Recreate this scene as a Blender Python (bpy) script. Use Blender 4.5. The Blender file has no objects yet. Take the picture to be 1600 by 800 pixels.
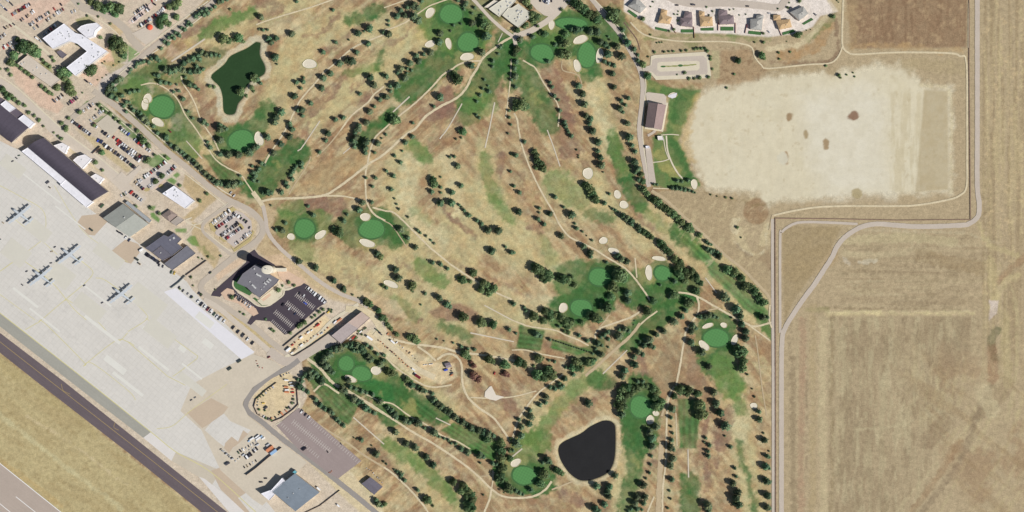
import bpy, bmesh, math, random
import numpy as np
from mathutils import Vector, Matrix

sc = bpy.context.scene
COL = sc.collection
R = random.Random(7)

# ------------------------------------------------------------------ camera, light, exposure
# world units: 1 m on the ground is 1 pixel of the 1600 x 800 photograph; origin under the camera
CAM_H = 2200.0
cam_d = bpy.data.cameras.new("camera")
cam = bpy.data.objects.new("camera", cam_d)
COL.objects.link(cam)
cam.location = (0, 0, CAM_H)
cam.rotation_euler = (0, 0, 0)
cam_d.sensor_width = 36
cam_d.lens = 36 * CAM_H / 1600
cam_d.clip_start = 10
cam_d.clip_end = 30000
sc.camera = cam

SUN_EL = math.radians(39)
SUN_DIR = Vector((0.891, -0.454, 0)).normalized()          # towards the sun, on the ground
world = bpy.data.worlds.new("World")
sc.world = world
world.use_nodes = True
wn = world.node_tree
sky = wn.nodes.new("ShaderNodeTexSky")
sky.sky_type = 'NISHITA'
sky.sun_disc = False
sky.sun_elevation = SUN_EL
sky.sun_rotation = math.atan2(SUN_DIR.x, SUN_DIR.y)
bg = wn.nodes["Background"]
wn.links.new(sky.outputs[0], bg.inputs[0])
bg.inputs[1].default_value = 0.06
sun_d = bpy.data.lights.new("sun", 'SUN')
sun = bpy.data.objects.new("sun", sun_d)
COL.objects.link(sun)
sun_d.energy = 4.95
sun_d.angle = math.radians(0.5)
sun_d.color = (1.0, 0.965, 0.915)
sv = Vector((SUN_DIR.x * math.cos(SUN_EL), SUN_DIR.y * math.cos(SUN_EL), math.sin(SUN_EL)))
sun.rotation_euler = sv.to_track_quat('Z', 'Y').to_euler()
sc.view_settings.view_transform = 'Standard'
sc.view_settings.look = 'None'
sc.view_settings.exposure = 0.0
sc.view_settings.gamma = 1.0

# ------------------------------------------------------------------ helpers
KAL = 0.92                      # photo brightness -> base colour
def lin(c):
    c = c / 255.0
    return c / 12.92 if c <= 0.04045 else ((c + 0.055) / 1.055) ** 2.4
def alb(rgb, k=KAL):
    return tuple(min(0.82, lin(v) * k) for v in rgb)
def W(p, z=0.0):
    return Vector((p[0] - 800.0, 400.0 - p[1], z))

MATS = {}
def mat(name, rgb, amp=0.12, scale=0.06, fine=0.6, rough=0.9, metallic=0.0, spec=0.2, streak=None, k=KAL, objcol=False, rnd=0.0, bump=0.0):
    """procedural material: base colour broken up by two world-space noises (and streaks along a direction)"""
    if name in MATS: return MATS[name]
    m = bpy.data.materials.new(name); m.use_nodes = True
    nt = m.node_tree; N = nt.nodes; L = nt.links
    b = N["Principled BSDF"]
    b.inputs["Roughness"].default_value = rough
    b.inputs["Metallic"].default_value = metallic
    b.inputs["Specular IOR Level"].default_value = spec
    geo = N.new("ShaderNodeNewGeometry")
    n1 = N.new("ShaderNodeTexNoise"); n1.inputs["Scale"].default_value = scale; n1.inputs["Detail"].default_value = 5
    n2 = N.new("ShaderNodeTexNoise"); n2.inputs["Scale"].default_value = fine; n2.inputs["Detail"].default_value = 2
    L.new(geo.outputs["Position"], n1.inputs["Vector"]); L.new(geo.outputs["Position"], n2.inputs["Vector"])
    add = N.new("ShaderNodeMath"); add.operation = 'ADD'
    L.new(n1.outputs[0], add.inputs[0]); L.new(n2.outputs[0], add.inputs[1])
    last = add.outputs[0]
    if streak is not None:
        ang, sc_, stretch, sa = streak
        mp = N.new("ShaderNodeMapping"); mp.inputs["Rotation"].default_value = (0, 0, -ang)
        mp2 = N.new("ShaderNodeMapping"); mp2.inputs["Scale"].default_value = (sc_ / stretch, sc_, 1)
        n3 = N.new("ShaderNodeTexNoise"); n3.inputs["Scale"].default_value = 1.0; n3.inputs["Detail"].default_value = 3
        L.new(geo.outputs["Position"], mp.inputs[0]); L.new(mp.outputs[0], mp2.inputs[0]); L.new(mp2.outputs[0], n3.inputs["Vector"])
        ml = N.new("ShaderNodeMath"); ml.operation = 'MULTIPLY_ADD'
        ml.inputs[1].default_value = sa; ml.inputs[2].default_value = -0.5 * sa
        L.new(n3.outputs[0], ml.inputs[0])
        a2 = N.new("ShaderNodeMath"); a2.operation = 'ADD'
        L.new(last, a2.inputs[0]); L.new(ml.outputs[0], a2.inputs[1]); last = a2.outputs[0]
    if rnd:
        oi = N.new("ShaderNodeObjectInfo")
        ml = N.new("ShaderNodeMath"); ml.operation = 'MULTIPLY_ADD'; ml.inputs[1].default_value = rnd; ml.inputs[2].default_value = -0.5 * rnd
        L.new(oi.outputs["Random"], ml.inputs[0])
        a2 = N.new("ShaderNodeMath"); a2.operation = 'ADD'
        L.new(last, a2.inputs[0]); L.new(ml.outputs[0], a2.inputs[1]); last = a2.outputs[0]
    mr = N.new("ShaderNodeMapRange")
    mr.inputs["From Min"].default_value = 0.7; mr.inputs["From Max"].default_value = 1.3
    mr.inputs["To Min"].default_value = 1 - amp; mr.inputs["To Max"].default_value = 1 + amp
    L.new(last, mr.inputs["Value"])
    mx = N.new("ShaderNodeVectorMath"); mx.operation = 'SCALE'
    mx.inputs[0].default_value = alb(rgb, k)
    if objcol:
        oi = N.new("ShaderNodeObjectInfo"); L.new(oi.outputs["Color"], mx.inputs[0])
    L.new(mr.outputs[0], mx.inputs["Scale"])
    L.new(mx.outputs[0], b.inputs["Base Color"])
    if rnd:                                   # some trees yellower, some bluer
        tv = N.new("ShaderNodeMapRange"); tv.inputs["To Min"].default_value = .82; tv.inputs["To Max"].default_value = 1.3
        sp = N.new("ShaderNodeMath"); sp.operation = 'FRACT'; s7 = N.new("ShaderNodeMath"); s7.operation = 'MULTIPLY'; s7.inputs[1].default_value = 7.31
        L.new(oi.outputs["Random"], s7.inputs[0]); L.new(s7.outputs[0], sp.inputs[0]); L.new(sp.outputs[0], tv.inputs["Value"])
        cx_ = N.new("ShaderNodeCombineXYZ"); L.new(tv.outputs[0], cx_.inputs[0]); cx_.inputs[1].default_value = 1; cx_.inputs[2].default_value = .95
        m3 = N.new("ShaderNodeVectorMath"); m3.operation = 'MULTIPLY'; L.new(mx.outputs[0], m3.inputs[0]); L.new(cx_.outputs[0], m3.inputs[1]); L.new(m3.outputs[0], b.inputs["Base Color"])
    if bump:
        bp = N.new("ShaderNodeBump"); bp.inputs["Strength"].default_value = bump; bp.inputs["Distance"].default_value = 0.5
        L.new(n2.outputs[0], bp.inputs["Height"]); L.new(bp.outputs[0], b.inputs["Normal"])
    MATS[name] = m
    return m

def link(name, me, mats=(), parent=None, kind=None, label=None, cat=None, group=None):
    for m in mats: me.materials.append(m)
    o = bpy.data.objects.new(name, me); COL.objects.link(o)
    if parent is not None: o.parent = parent
    if kind: o["kind"] = kind
    if label: o["label"] = label
    if cat: o["category"] = cat
    if group: o["group"] = group
    return o
def thing(name, label, cat, loc=(0, 0, 0), rz=0.0, group=None):
    o = bpy.data.objects.new(name, None); COL.objects.link(o)
    o.location = loc; o.rotation_euler = (0, 0, rz)
    o["label"] = label; o["category"] = cat
    if group: o["group"] = group
    return o
def mesh(name, verts, faces, mi=None):
    me = bpy.data.meshes.new(name); me.from_pydata([tuple(v) for v in verts], [], faces)
    if mi is not None: me.polygons.foreach_set("material_index", mi)
    me.update(); return me

class MB:
    """collects boxes, prisms and tubes as raw geometry; build() links them as one mesh object"""
    def __init__(s): s.v = []; s.f = []; s.m = []
    def add(s, verts, faces, m=0):
        o = len(s.v); s.v += [tuple(v) for v in verts]; s.f += [tuple(i + o for i in f) for f in faces]; s.m += [m] * len(faces)
    def box(s, cx, cy, z0, z1, lx, ly, rz=0.0, m=0, taper=1.0, tx=0.0):
        c, sn = math.cos(rz), math.sin(rz); vs = []
        for z, t, ox in ((z0, 1.0, 0.0), (z1, taper, tx)):
            for sx, sy in ((-1, -1), (1, -1), (1, 1), (-1, 1)):
                x, y = sx * lx / 2 * t + ox, sy * ly / 2 * t
                vs.append((cx + x * c - y * sn, cy + x * sn + y * c, z))
        s.add(vs, [(3, 2, 1, 0), (4, 5, 6, 7), (0, 1, 5, 4), (1, 2, 6, 5), (2, 3, 7, 6), (3, 0, 4, 7)], m)
    def prism(s, pts, z0, z1, m=0, mtop=None):
        n = len(pts)
        if area(pts) < 0: pts = pts[::-1]
        vs = [(p[0], p[1], z0) for p in pts] + [(p[0], p[1], z1) for p in pts]
        s.add(vs, [tuple(range(n - 1, -1, -1))] + [(i, (i + 1) % n, (i + 1) % n + n, i + n) for i in range(n)], m)
        s.add([(p[0], p[1], z1) for p in pts], [tuple(range(n))], m if mtop is None else mtop)
    def lathe(s, prof, cx=0, cy=0, n=12, m=0, sx=1, sy=1):
        vs = []; fs = []
        for r, z in prof:
            for i in range(n):
                a = 2 * math.pi * i / n; vs.append((cx + r * sx * math.cos(a), cy + r * sy * math.sin(a), z))
        for j in range(len(prof) - 1):
            for i in range(n):
                fs.append((j * n + i, j * n + (i + 1) % n, (j + 1) * n + (i + 1) % n, (j + 1) * n + i))
        fs.append(tuple(range((len(prof) - 1) * n, len(prof) * n)))
        s.add(vs, fs, m)
    def mesh(s, name): return mesh(name, s.v, s.f, s.m)
    def build(s, name, mats, parent=None, **kw):
        return link(name, s.mesh(name), mats if isinstance(mats, (list, tuple)) else [mats], parent, **kw)
def area(p):
    return 0.5 * sum(p[i][0] * p[(i + 1) % len(p)][1] - p[(i + 1) % len(p)][0] * p[i][1] for i in range(len(p)))

def cr(pts, closed=False, step=3.0):
    """Catmull-Rom resampling of a pixel polyline"""
    P = [np.array(p[:2], float) for p in pts]
    if closed: Q = [P[-1]] + P + [P[0], P[1]]
    else: Q = [2 * P[0] - P[1]] + P + [2 * P[-1] - P[-2]]
    out = []
    for i in range(1, len(Q) - 2):
        p0, p1, p2, p3 = Q[i - 1], Q[i], Q[i + 1], Q[i + 2]
        n = max(1, int(np.linalg.norm(p2 - p1) / step))
        for k in range(n):
            t = k / n
            out.append(0.5 * ((2 * p1) + (-p0 + p2) * t + (2 * p0 - 5 * p1 + 4 * p2 - p3) * t * t + (-p0 + 3 * p1 - 3 * p2 + p3) * t ** 3))
    if not closed: out.append(Q[-2])
    return out
ZL = [0.06]
def nextz():
    ZL[0] += 0.002; return ZL[0]
def ribbon(name, pts, w, m, z=None, rough=0.12, smooth=True, kind='structure', label=None):
    """a flat path or road sheet following a pixel polyline"""
    P = cr(pts) if smooth else [np.array(p, float) for p in pts]
    z = nextz() if z is None else z
    vs = []
    rr = random.Random(len(pts) * 31 + int(pts[0][0]))
    for i, p in enumerate(P):
        a = P[max(0, i - 1)]; b = P[min(len(P) - 1, i + 1)]
        d = (b - a) / (np.linalg.norm(b - a) + 1e-9); nrm = np.array([-d[1], d[0]])
        w1 = w / 2 * (1 + rr.uniform(-rough, rough) * 1.6); w2 = w / 2 * (1 + rr.uniform(-rough, rough) * 1.6)
        vs.append(W(p + nrm * w1, z)); vs.append(W(p - nrm * w2, z))
    fs = [(2 * i, 2 * i + 1, 2 * i + 3, 2 * i + 2) for i in range(len(P) - 1)]
    return link(name, mesh(name, vs, fs), [m], kind=kind, label=label)
def patch(name, pts, m, z=None, smooth=False, kind='structure', label=None, jit=0.0):
    P = cr(pts, True, 2.5) if smooth else [np.array(p, float) for p in pts]
    if jit:
        rr = random.Random(int(pts[0][0] * 7)); P = [p + np.array([rr.uniform(-jit, jit), rr.uniform(-jit, jit)]) for p in P]
    z = nextz() if z is None else z
    bm = bmesh.new()
    f = bm.faces.new([bm.verts.new(W(p, z)) for p in P]); f.normal_update()
    if f.normal.z < 0: f.normal_flip()
    bmesh.ops.triangulate(bm, faces=[f])
    me = bpy.data.meshes.new(name); bm.to_mesh(me); bm.free()
    return link(name, me, [m], kind=kind, label=label)
def ell(cx, cy, rx, ry, rot=0.0, n=20, wob=0.0, seed=0):
    """wobbly ellipse; rot in degrees, counter-clockwise as seen in the picture"""
    a0 = -math.radians(rot); rr = random.Random(seed + int(cx * 13 + cy)); ph = [rr.uniform(0, 6.28) for _ in range(3)]
    out = []
    for i in range(n):
        t = 2 * math.pi * i / n
        q = 1 + wob * (math.sin(2 * t + ph[0]) + 0.6 * math.sin(3 * t + ph[1]) + 0.3 * math.sin(5 * t + ph[2]))
        x, y = rx * q * math.cos(t), ry * q * math.sin(t)
        out.append((cx + x * math.cos(a0) - y * math.sin(a0), cy + x * math.sin(a0) + y * math.cos(a0)))
    return out
# ------------------------------------------------------------------ the ground: one sheet to the horizon, its cover painted as base colour
STEP = 1.6
NX, NY = 1041, 541                       # dense part covers the view and a margin
gx = (np.arange(NX) - (NX - 1) / 2) * STEP + 800.0        # in photo pixels
gy = (np.arange(NY) - (NY - 1) / 2) * STEP + 400.0
GX, GY = np.meshgrid(gx, gy)
rs = np.random.RandomState(3)
def vn(cx, cy=None, seed=0, ang=0.0):
    """smooth value noise in 0..1, cells cx by cy pixels, rotated by ang degrees"""
    cy = cy or cx
    a = math.radians(ang); u = (GX * math.cos(a) + GY * math.sin(a)) / cx + 500; v = (-GX * math.sin(a) + GY * math.cos(a)) / cy + 500
    tab = np.random.RandomState(seed).rand(256, 256)
    iu = np.floor(u).astype(int); iv = np.floor(v).astype(int); fu = u - iu; fv = v - iv
    fu = fu * fu * (3 - 2 * fu); fv = fv * fv * (3 - 2 * fv)
    g = lambda i, j: tab[i % 256, j % 256]
    return (g(iu, iv) * (1 - fu) + g(iu + 1, iv) * fu) * (1 - fv) + (g(iu, iv + 1) * (1 - fu) + g(iu + 1, iv + 1) * fu) * fv
def fbm(c, seed=0, oct=4, cy=None, ang=0.0):
    s = 0; w = 0; k = 1.0
    for i in range(oct):
        s = s + k * vn(c / 2 ** i, (cy / 2 ** i) if cy else None, seed * 10 + i, ang); w += k; k *= 0.6
    return s / w
NB = fbm(40, 1); NM = fbm(14, 2); NS = fbm(5, 3, 3); NBG = fbm(120, 4)
WARPX = (fbm(24, 5) - 0.5) * 14; WARPY = (fbm(24, 6) - 0.5) * 14
WARPX = WARPX + (fbm(7, 7, 3) - 0.5) * 9; WARPY = WARPY + (fbm(7, 8, 3) - 0.5) * 9
C3 = np.zeros((NY, NX, 3))
def L3(rgb): return np.array([lin(v) for v in rgb]) * KAL
C3[:] = L3((177, 155, 118))
def blend(a, rgb, sl=(slice(None), slice(None))):
    C3[sl] = C3[sl] * (1 - a[..., None]) + L3(rgb) * a[..., None]
def win(pts, m):
    xs = [p[0] for p in pts]; ys = [p[1] for p in pts]
    i0 = int(np.clip((min(xs) - m - gx[0]) / STEP, 0, NX)); i1 = int(np.clip((max(xs) + m - gx[0]) / STEP + 1, 0, NX))
    j0 = int(np.clip((min(ys) - m - gy[0]) / STEP, 0, NY)); j1 = int(np.clip((max(ys) + m - gy[0]) / STEP + 1, 0, NY))
    return (slice(j0, j1), slice(i0, i1))
def ss(x): x = np.clip(x, 0, 1); return x * x * (3 - 2 * x)
def segd(X, Y, P, closed=False):
    d = np.full(X.shape, 1e9); n = len(P)
    for i in range(n if closed else n - 1):
        a = P[i]; b = P[(i + 1) % n]; ex, ey = b[0] - a[0], b[1] - a[1]; l2 = ex * ex + ey * ey + 1e-9
        t = np.clip(((X - a[0]) * ex + (Y - a[1]) * ey) / l2, 0, 1)
        d = np.minimum(d, np.hypot(X - a[0] - t * ex, Y - a[1] - t * ey))
    return d
def sdp(X, Y, P):
    """signed distance, negative inside"""
    d = segd(X, Y, P, True); ins = np.zeros(X.shape, bool); n = len(P)
    for i in range(n):
        (x1, y1), (x2, y2) = P[i][:2], P[(i + 1) % n][:2]
        if y1 == y2: continue
        ins ^= ((y1 > Y) != (y2 > Y)) & (X < (x2 - x1) * (Y - y1) / (y2 - y1) + x1)
    return np.where(ins, -d, d)
def stroke(pts, w, rgb, a=0.8, soft=6, warp=1.0, patchy=0.5, stripe=None):
    P = [tuple(p) for p in cr(pts, False, 12)] if len(pts) > 2 else pts
    s = win(P, w / 2 + soft + 12); X = GX[s] + warp * WARPX[s]; Y = GY[s] + warp * WARPY[s]
    d = segd(X, Y, P)
    dd = d + (NS[s] - .5) * 9
    al = ss((w / 2 - dd) / soft + 0.5) * a * (1 - patchy + patchy * ss((NM[s] - 0.25) / 0.5))
    blend(al, rgb, s)
def fill(pts, rgb, a=0.9, soft=4, warp=0.4, patchy=0.3, stripe=None):
    s = win(pts, soft + 10); X = GX[s] + warp * WARPX[s]; Y = GY[s] + warp * WARPY[s]
    al = ss(-sdp(X, Y, pts) / soft + 0.5) * a * (1 - patchy + patchy * ss((NM[s] - 0.25) / 0.5))
    if stripe:
        ang, per = stripe; t = math.radians(ang)
        ph = np.sin(2 * math.pi * (GX[s] * math.sin(t) + GY[s] * math.cos(t)) / per)
        C3[s] = C3[s] * (1 - al[..., None]) + (L3(rgb) * (1 + 0.24 * ph[..., None])) * al[..., None]
    else: blend(al, rgb, s)

G = (98, 128, 70); DG = (66, 106, 58); YG = (190, 178, 132); BR = (152, 126, 98); PT = (202, 188, 156); RD = (136, 106, 90)
# dry rough of the course: brown, tan and bleached clumps
blend(ss((NB - 0.48) / 0.25) * 0.55, BR)
blend(ss((fbm(30, 9) - 0.52) / 0.2) * 0.5, (188, 172, 128))
blend(ss((fbm(9, 12, 3) - 0.52) / 0.16) * 0.35, (150, 124, 90)); blend(ss((fbm(7, 13, 3) - 0.6) / 0.14) * 0.35, (144, 140, 98))
blend(ss((fbm(18, 11) - 0.56) / 0.15) * 0.4, (204, 188, 150))
A45 = fbm(6, 101, 3, cy=30, ang=-40); A130 = fbm(6, 102, 3, cy=34, ang=35)
wl = ss((620 - GX) / 200)
AD = A45 * 0 + np.where(GX < 720, fbm(34, 103, 4, cy=7, ang=-40), fbm(34, 104, 4, cy=7, ang=48))
blend(ss((AD - 0.53) / 0.1) * 0.6, (146, 116, 88)); blend(ss((0.45 - AD) / 0.1) * 0.5, (200, 184, 144))
blend(ss((fbm(16, 105, 4) - 0.6) / 0.08) * 0.45, (138, 110, 88))
GOLF_YG = [([(330,58),(400,28),(480,0)],30),([(420,190),(448,110),(480,62),(560,35),(620,60)],44),([(600,95),(560,130),(520,160),(490,190)],30),
 ([(640,245),(622,300),(650,360),(720,400)],52),([(760,240),(768,300),(800,345)],38),([(690,270),(760,330),(850,405),(900,440)],46),
 ([(925,115),(940,170),(958,225)],30),([(620,405),(690,440),(780,480),(860,500)],44),([(1130,560),(1150,640),(1165,720),(1180,800)],34),
 ([(470,400),(540,420),(640,470),(720,520)],36),([(690,60),(640,70),(600,120)],40),([(1035,330),(1090,390),(1180,480)],50),([(620,700),(670,750),(700,800)],40),
 ([(830,660),(880,610),(940,580)],34),([(985,700),(975,800)],40),([(930,280),(960,330),(1010,380)],26),([(700,330),(760,380),(840,420)],30),([(870,290),(920,320)],50),([(630,590),(700,640)],30),([(300,215),(345,240)],20),([(205,130),(300,220)],40)]
for p, w in GOLF_YG: stroke(p, w + 4, YG, 0.85, 14, 1.0, .4)
for p, w in [([(640,255),(640,330),(690,380)],30),([(920,140),(945,200),(955,240)],16),([(430,50),(460,40)],24),([(840,440),(900,420)],30),([(1160,640),(1150,680)],30),([(820,470),(860,475)],26),([(700,250),(720,330)],24),([(560,60),(590,60)],12)]:
    stroke(p, w, (204, 192, 152), 0.75, 14)
for p, w in [([(405,5),(440,12),(395,30)],12),([(530,22),(505,50),(475,55)],7),([(580,30),(530,65),(505,85)],7),([(545,110),(530,130),(500,165),(485,180)],9),([(590,150),(560,165)],8),
 ([(780,240),(783,270)],12),([(690,320),(740,370)],8),([(830,355),(850,365)],10),([(470,320),(530,325)],30),([(860,110),(880,180),(890,240)],26),([(940,600),(960,605)],16),([(310,130),(325,180),(340,215)],16),([(700,150),(690,170)],30),
 ([(880,770),(905,785)],18),([(1100,655),(1105,760)],12),([(1000,560),(1010,590)],16),([(1020,300),(1060,335),(1110,370)],9),([(640,490),(660,500)],12),([(800,640),(790,620)],20),([(830,10),(850,0)],6),([(1140,640),(1125,700)],18),([(665,180),(700,175),(720,190)],22),([(290,50),(330,40)],14)]:
    stroke(p, w, RD, 0.8, 5)
for x_, y_, L_, a_ in [(440,60,50,-35),(500,150,60,-45),(470,215,50,-50),(560,130,40,-45),(620,60,50,-30),(640,170,60,-35),(545,250,50,-35),(880,150,60,75),(900,210,60,70),(820,230,60,70),(860,280,50,60),(830,330,60,50),(720,420,60,35),(800,450,60,25),(660,560,50,20),(740,600,50,45),(620,740,60,38),(660,700,60,38),(720,740,50,35),(1000,340,50,50),(1060,430,50,45),(940,620,50,-40),(1120,700,60,85),(1020,700,60,88),(520,330,40,10),(500,420,50,35),(560,440,60,35),(600,490,50,30),(320,170,50,65),(300,150,40,60),(780,130,30,80),(700,320,40,50),(640,420,50,40)]:
    ca0, sa0 = math.cos(math.radians(a_)), math.sin(math.radians(a_)); stroke([(x_ - L_ / 2 * ca0, y_ - L_ / 2 * sa0), (x_ + L_ / 2 * ca0, y_ + L_ / 2 * sa0)], 7, RD, .6, 6, 1.6, .7)
fill([(668,487),(690,478),(720,474),(748,487),(741,500),(700,500),(680,499)], (140, 108, 92), .8, 6)
fill([(460,300),(500,255),(560,225),(575,255),(540,285),(505,304)], (174, 148, 108), .7, 8)
fill([(1003,600),(1062,512),(1066,604),(1040,612)], (150, 128, 98), .75, 4); fill([(1070,602),(1076,540),(1090,560),(1105,604)], (144, 118, 94), .85, 3)
# watered turf
for p, w, c, a in [
 ([(318,52),(350,36),(395,18)],18,G,.7),([(168,145),(212,126),(250,104)],26,DG,.8),([(212,135),(262,195),(300,232)],34,G,.65),([(222,128),(300,120)],14,G,.6),([(232,160),(290,200)],50,DG,.6),
 ([(350,222),(395,203),(418,172)],30,DG,.75),([(545,32),(592,14)],20,DG,.75),([(588,105),(598,80)],8,DG,.7),([(540,115),(590,105)],12,G,.5),([(562,222),(588,200),(612,176)],20,DG,.85),
 ([(402,294),(430,264),(462,240)],42,DG,.85),([(636,142),(676,108),(706,88)],42,DG,.85),([(680,25),(700,50),(740,50)],60,G,.8),([(700,40),(760,20)],50,DG,.5),([(790,82),(760,122),(735,158)],42,DG,.75),
 ([(800,70),(800,130)],24,DG,.8),([(822,112),(836,150),(856,190)],38,DG,.7),([(790,60),(830,80),(870,60)],30,DG,.8),([(860,50),(900,60),(950,40)],60,DG,.7),([(880,30),(850,60)],30,G,.8),([(930,110),(915,118)],24,DG,.8),
 ([(648,228),(664,246)],22,G,.7),([(757,246),(766,290),(778,310)],18,G,.55),([(770,310),(800,345)],18,G,.55),([(960,222),(976,272),(1002,325)],22,DG,.75),([(955,210),(970,260)],14,G,.6),([(1000,325),(1060,372)],16,G,.4),
 ([(1058,362),(1090,392)],24,DG,.8),([(870,285),(905,312)],36,G,.45),([(925,335),(950,340)],18,DG,.55),([(655,412),(692,442)],24,G,.65),([(692,508),(732,524)],17,DG,.65),([(618,470),(650,495)],20,G,.4),([(600,335),(620,370)],20,DG,.7),
 ([(985,534),(1030,492),(1072,468)],32,DG,.88),([(995,450),(1060,450)],60,DG,.75),([(560,600),(625,620),(690,650)],28,DG,.8),([(605,692),(650,722),(704,772)],20,G,.7),([(1076,752),(1078,800)],28,DG,.8),([(1146,598),(1160,640)],18,G,.7),
 ([(1152,690),(1172,760),(1180,800)],10,DG,.65),([(985,650),(992,720),(978,800)],26,DG,.7),([(1000,612),(1000,680)],56,DG,.85),([(830,690),(870,640),(905,598),(935,590)],20,G,.6),([(925,590),(950,600)],22,DG,.6),([(815,700),(845,690)],34,G,.75),([(800,740),(840,745)],56,DG,.8),
 ([(555,562),(600,600),(620,640)],56,DG,.75),([(505,560),(535,590)],40,DG,.75),([(1118,520),(1118,560)],60,DG,.8),([(1128,575),(1140,600)],40,G,.7),([(900,440),(950,440)],60,DG,.7),([(880,490),(930,470)],50,DG,.8),([(850,380),(880,460)],20,G,.3),
 ([(450,350),(500,350)],40,G,.6),([(440,330),(470,320)],16,G,.6),([(555,355),(610,360)],56,DG,.65),([(470,380),(480,395)],30,G,.4),([(600,340),(612,345)],12,DG,.7),([(730,180),(760,160)],34,G,.5),([(670,110),(610,150)],10,DG,.4),([(560,230),(555,215)],10,DG,.6),
 ([(1185,490),(1205,520)],14,DG,.8),([(275,110),(310,95),(345,85)],22,DG,.4),([(215,175),(240,200)],40,DG,.5),([(700,770),(730,800)],20,G,.4),([(905,560),(935,545)],26,DG,.5),([(650,330),(670,345)],12,G,.3)]:
    stroke(p, w * 1.08, c, min(1, a * 1.3), 8, 1.0, .32)
# mown stripes
fill([(318,243),(330,240),(385,285),(378,293),(345,285)], DG, .92, 4, stripe=(138, 6.5))
fill([(478,590),(500,575),(562,632),(545,665),(510,640)], DG, .92, 4, stripe=(135, 7))
fill([(625,650),(650,622),(684,648),(672,662)], DG, .9, 4, stripe=(142, 7))
fill([(690,672),(712,660),(780,690),(772,722),(740,708)], (66, 112, 58), .95, 4, stripe=(148, 6.5))
fill([(812,508),(850,516),(845,548),(806,545)], DG, .92, 4, stripe=(172, 8))
fill([(862,528),(885,534),(925,548),(900,556),(860,545)], (62, 116, 60), .92, 4, stripe=(166, 6.5))
fill([(1060,622),(1092,625),(1090,700),(1062,700)], DG, .92, 4, stripe=(90, 9))
fill([(1050,352),(1078,366),(1112,398),(1098,408),(1070,385)], G, .8, 5, .6, .3, stripe=(137, 8.5))
stroke([(1185,500),(1206,524)], 12, G, .9, 3)
fill([(1088,392),(1110,400),(1205,490),(1195,505),(1160,480),(1110,430)], (78, 118, 66), .9, 5, stripe=(137, 8.5))
fill([(1012,122),(1050,138),(1096,140),(1092,165),(1072,186),(1068,222),(1076,262),(1096,292),(1082,302),(1022,290),(1018,215),(1040,205),(1045,150),(1010,146)], (92, 122, 70), 1, 5, .5, .2)
for x_, y_ in ((1020,132),(1060,215),(1078,150),(1030,236),(1048,262),(1060,196)): stroke([(x_-8,y_),(x_+8,y_+4)], 12, (150,146,92), .6, 8)
stroke([(1062,150),(1075,142)], 20, DG, .7); stroke([(1048,216),(1066,250),(1085,285)], 14, DG, .85); stroke([(1055,190),(1060,160)], 16, DG, .7)
stroke([(1030,240),(1050,270)], 20, (170, 160, 100), .6)
for gxx, gyy, grx, gry in [(253,167,20,16),(377,220,19,17),(705,22,17,15),(731,66,16,14),(847,83,17,14),(893,37,24,9),(917,86,13,20),(476,357,16,14),(581,358,20,14),(937,433,18,13),(908,481,16,13),(1035,427,12,11),(1119,528,19,14),(1001,636,16,17),(819,743,18,14),(541,568,12,11),(565,584,15,11)]:
    fill(ell(gxx, gyy, grx + 9, gry + 9, 0, 16, .12, 3), DG, .8, 5, .8, .3)
fill([(528,575),(548,560),(570,565),(592,590),(612,600),(618,625),(600,632),(572,602),(548,592)], (62, 112, 60), .95, 4, .4, .1)
for (x_, y_, r_) in [(300,60,16),(560,28,14),(655,55,18),(690,130,14),(745,140,18),(835,150,16),(850,185,14),(430,265,16),(245,120,14),(250,215,18),(975,270,10),(1040,350,14),(1085,385,10),(1020,520,12),(1060,480,10),(640,640,18),(600,610,12),(650,720,12),(1076,780,12),(990,720,14),(1160,610,12),(880,640,16),(700,100,12),(870,90,10),(800,110,10)]:
    s = win([(x_ - r_, y_ - r_), (x_ + r_, y_ + r_)], 10); dq = np.hypot(GX[s] + WARPX[s] * 2 - x_, GY[s] + WARPY[s] * 2 - y_)
    blend(ss((r_ - dq) / 12) * .5 * ss((NM[s] - .4) / .2), (172, 162, 106), s)
# bunker-side yellowing
for x, y in [(248,192),(232,158),(730,92),(905,100),(862,40),(1016,426),(576,380),(1100,540),(806,725),(588,579)]: stroke([(x-6,y),(x+6,y)], 26, (188,174,118), .5, 8)

stroke([(1000,452),(1022,450),(1040,446)], 10, DG, .8, 4); stroke([(1008,440),(1030,452)], 3, (84,120,64), .7, 2)
# landfill-like pale field, brown fields, ploughed land to the right of the course
EA = ss((GX - (1085 + 0 * GX)) / 30)
fill([(1020,40),(1320,-20),(1640,-20),(1640,820),(1206,820),(1206,470),(1140,400),(1020,302),(1100,290),(1060,220),(1100,130),(1012,120)], (175, 158, 127), .95, 6, .2, 0)
s_ = (slice(None), slice(None))
V1 = fbm(4, 21, 3, cy=160); V2 = fbm(9, 22, 3, cy=120); H1 = fbm(90, 23, 4, cy=4)
E1 = ss((GX - 1532) / 6) * ss((640 - GY + (GX - 1560) * 0) / 160)
blend(E1 * ss((V1 - 0.4) / 0.3) * 0.6, (150, 132, 102)); blend(E1 * ss((V2 - 0.5) / 0.2) * 0.45, (186, 170, 130))
blend(E1 * ss((fbm(6, 26) - 0.62) / 0.1) * 0.5, (198, 176, 136))
E2 = ss((GX - 1300) / 30) * ss((GY - 360) / 10) * ss((490 - GY) / 12) * ss((1570 - GX) / 60)
blend(E2 * ss((H1 - 0.45) / 0.3) * 0.45, (148, 130, 102)); blend(E2 * ss((0.47 - H1) / 0.25) * 0.35, (184, 170, 134)); blend(E2 * ss((fbm(8, 36, 3) - .56) / .14) * .4, (142, 126, 98))
E3 = ss((GX - 1292) / 4) * ss((GY - 492) / 6) * ss((1560 - GX - (GY - 500) * 0.35) / 50)
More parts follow.
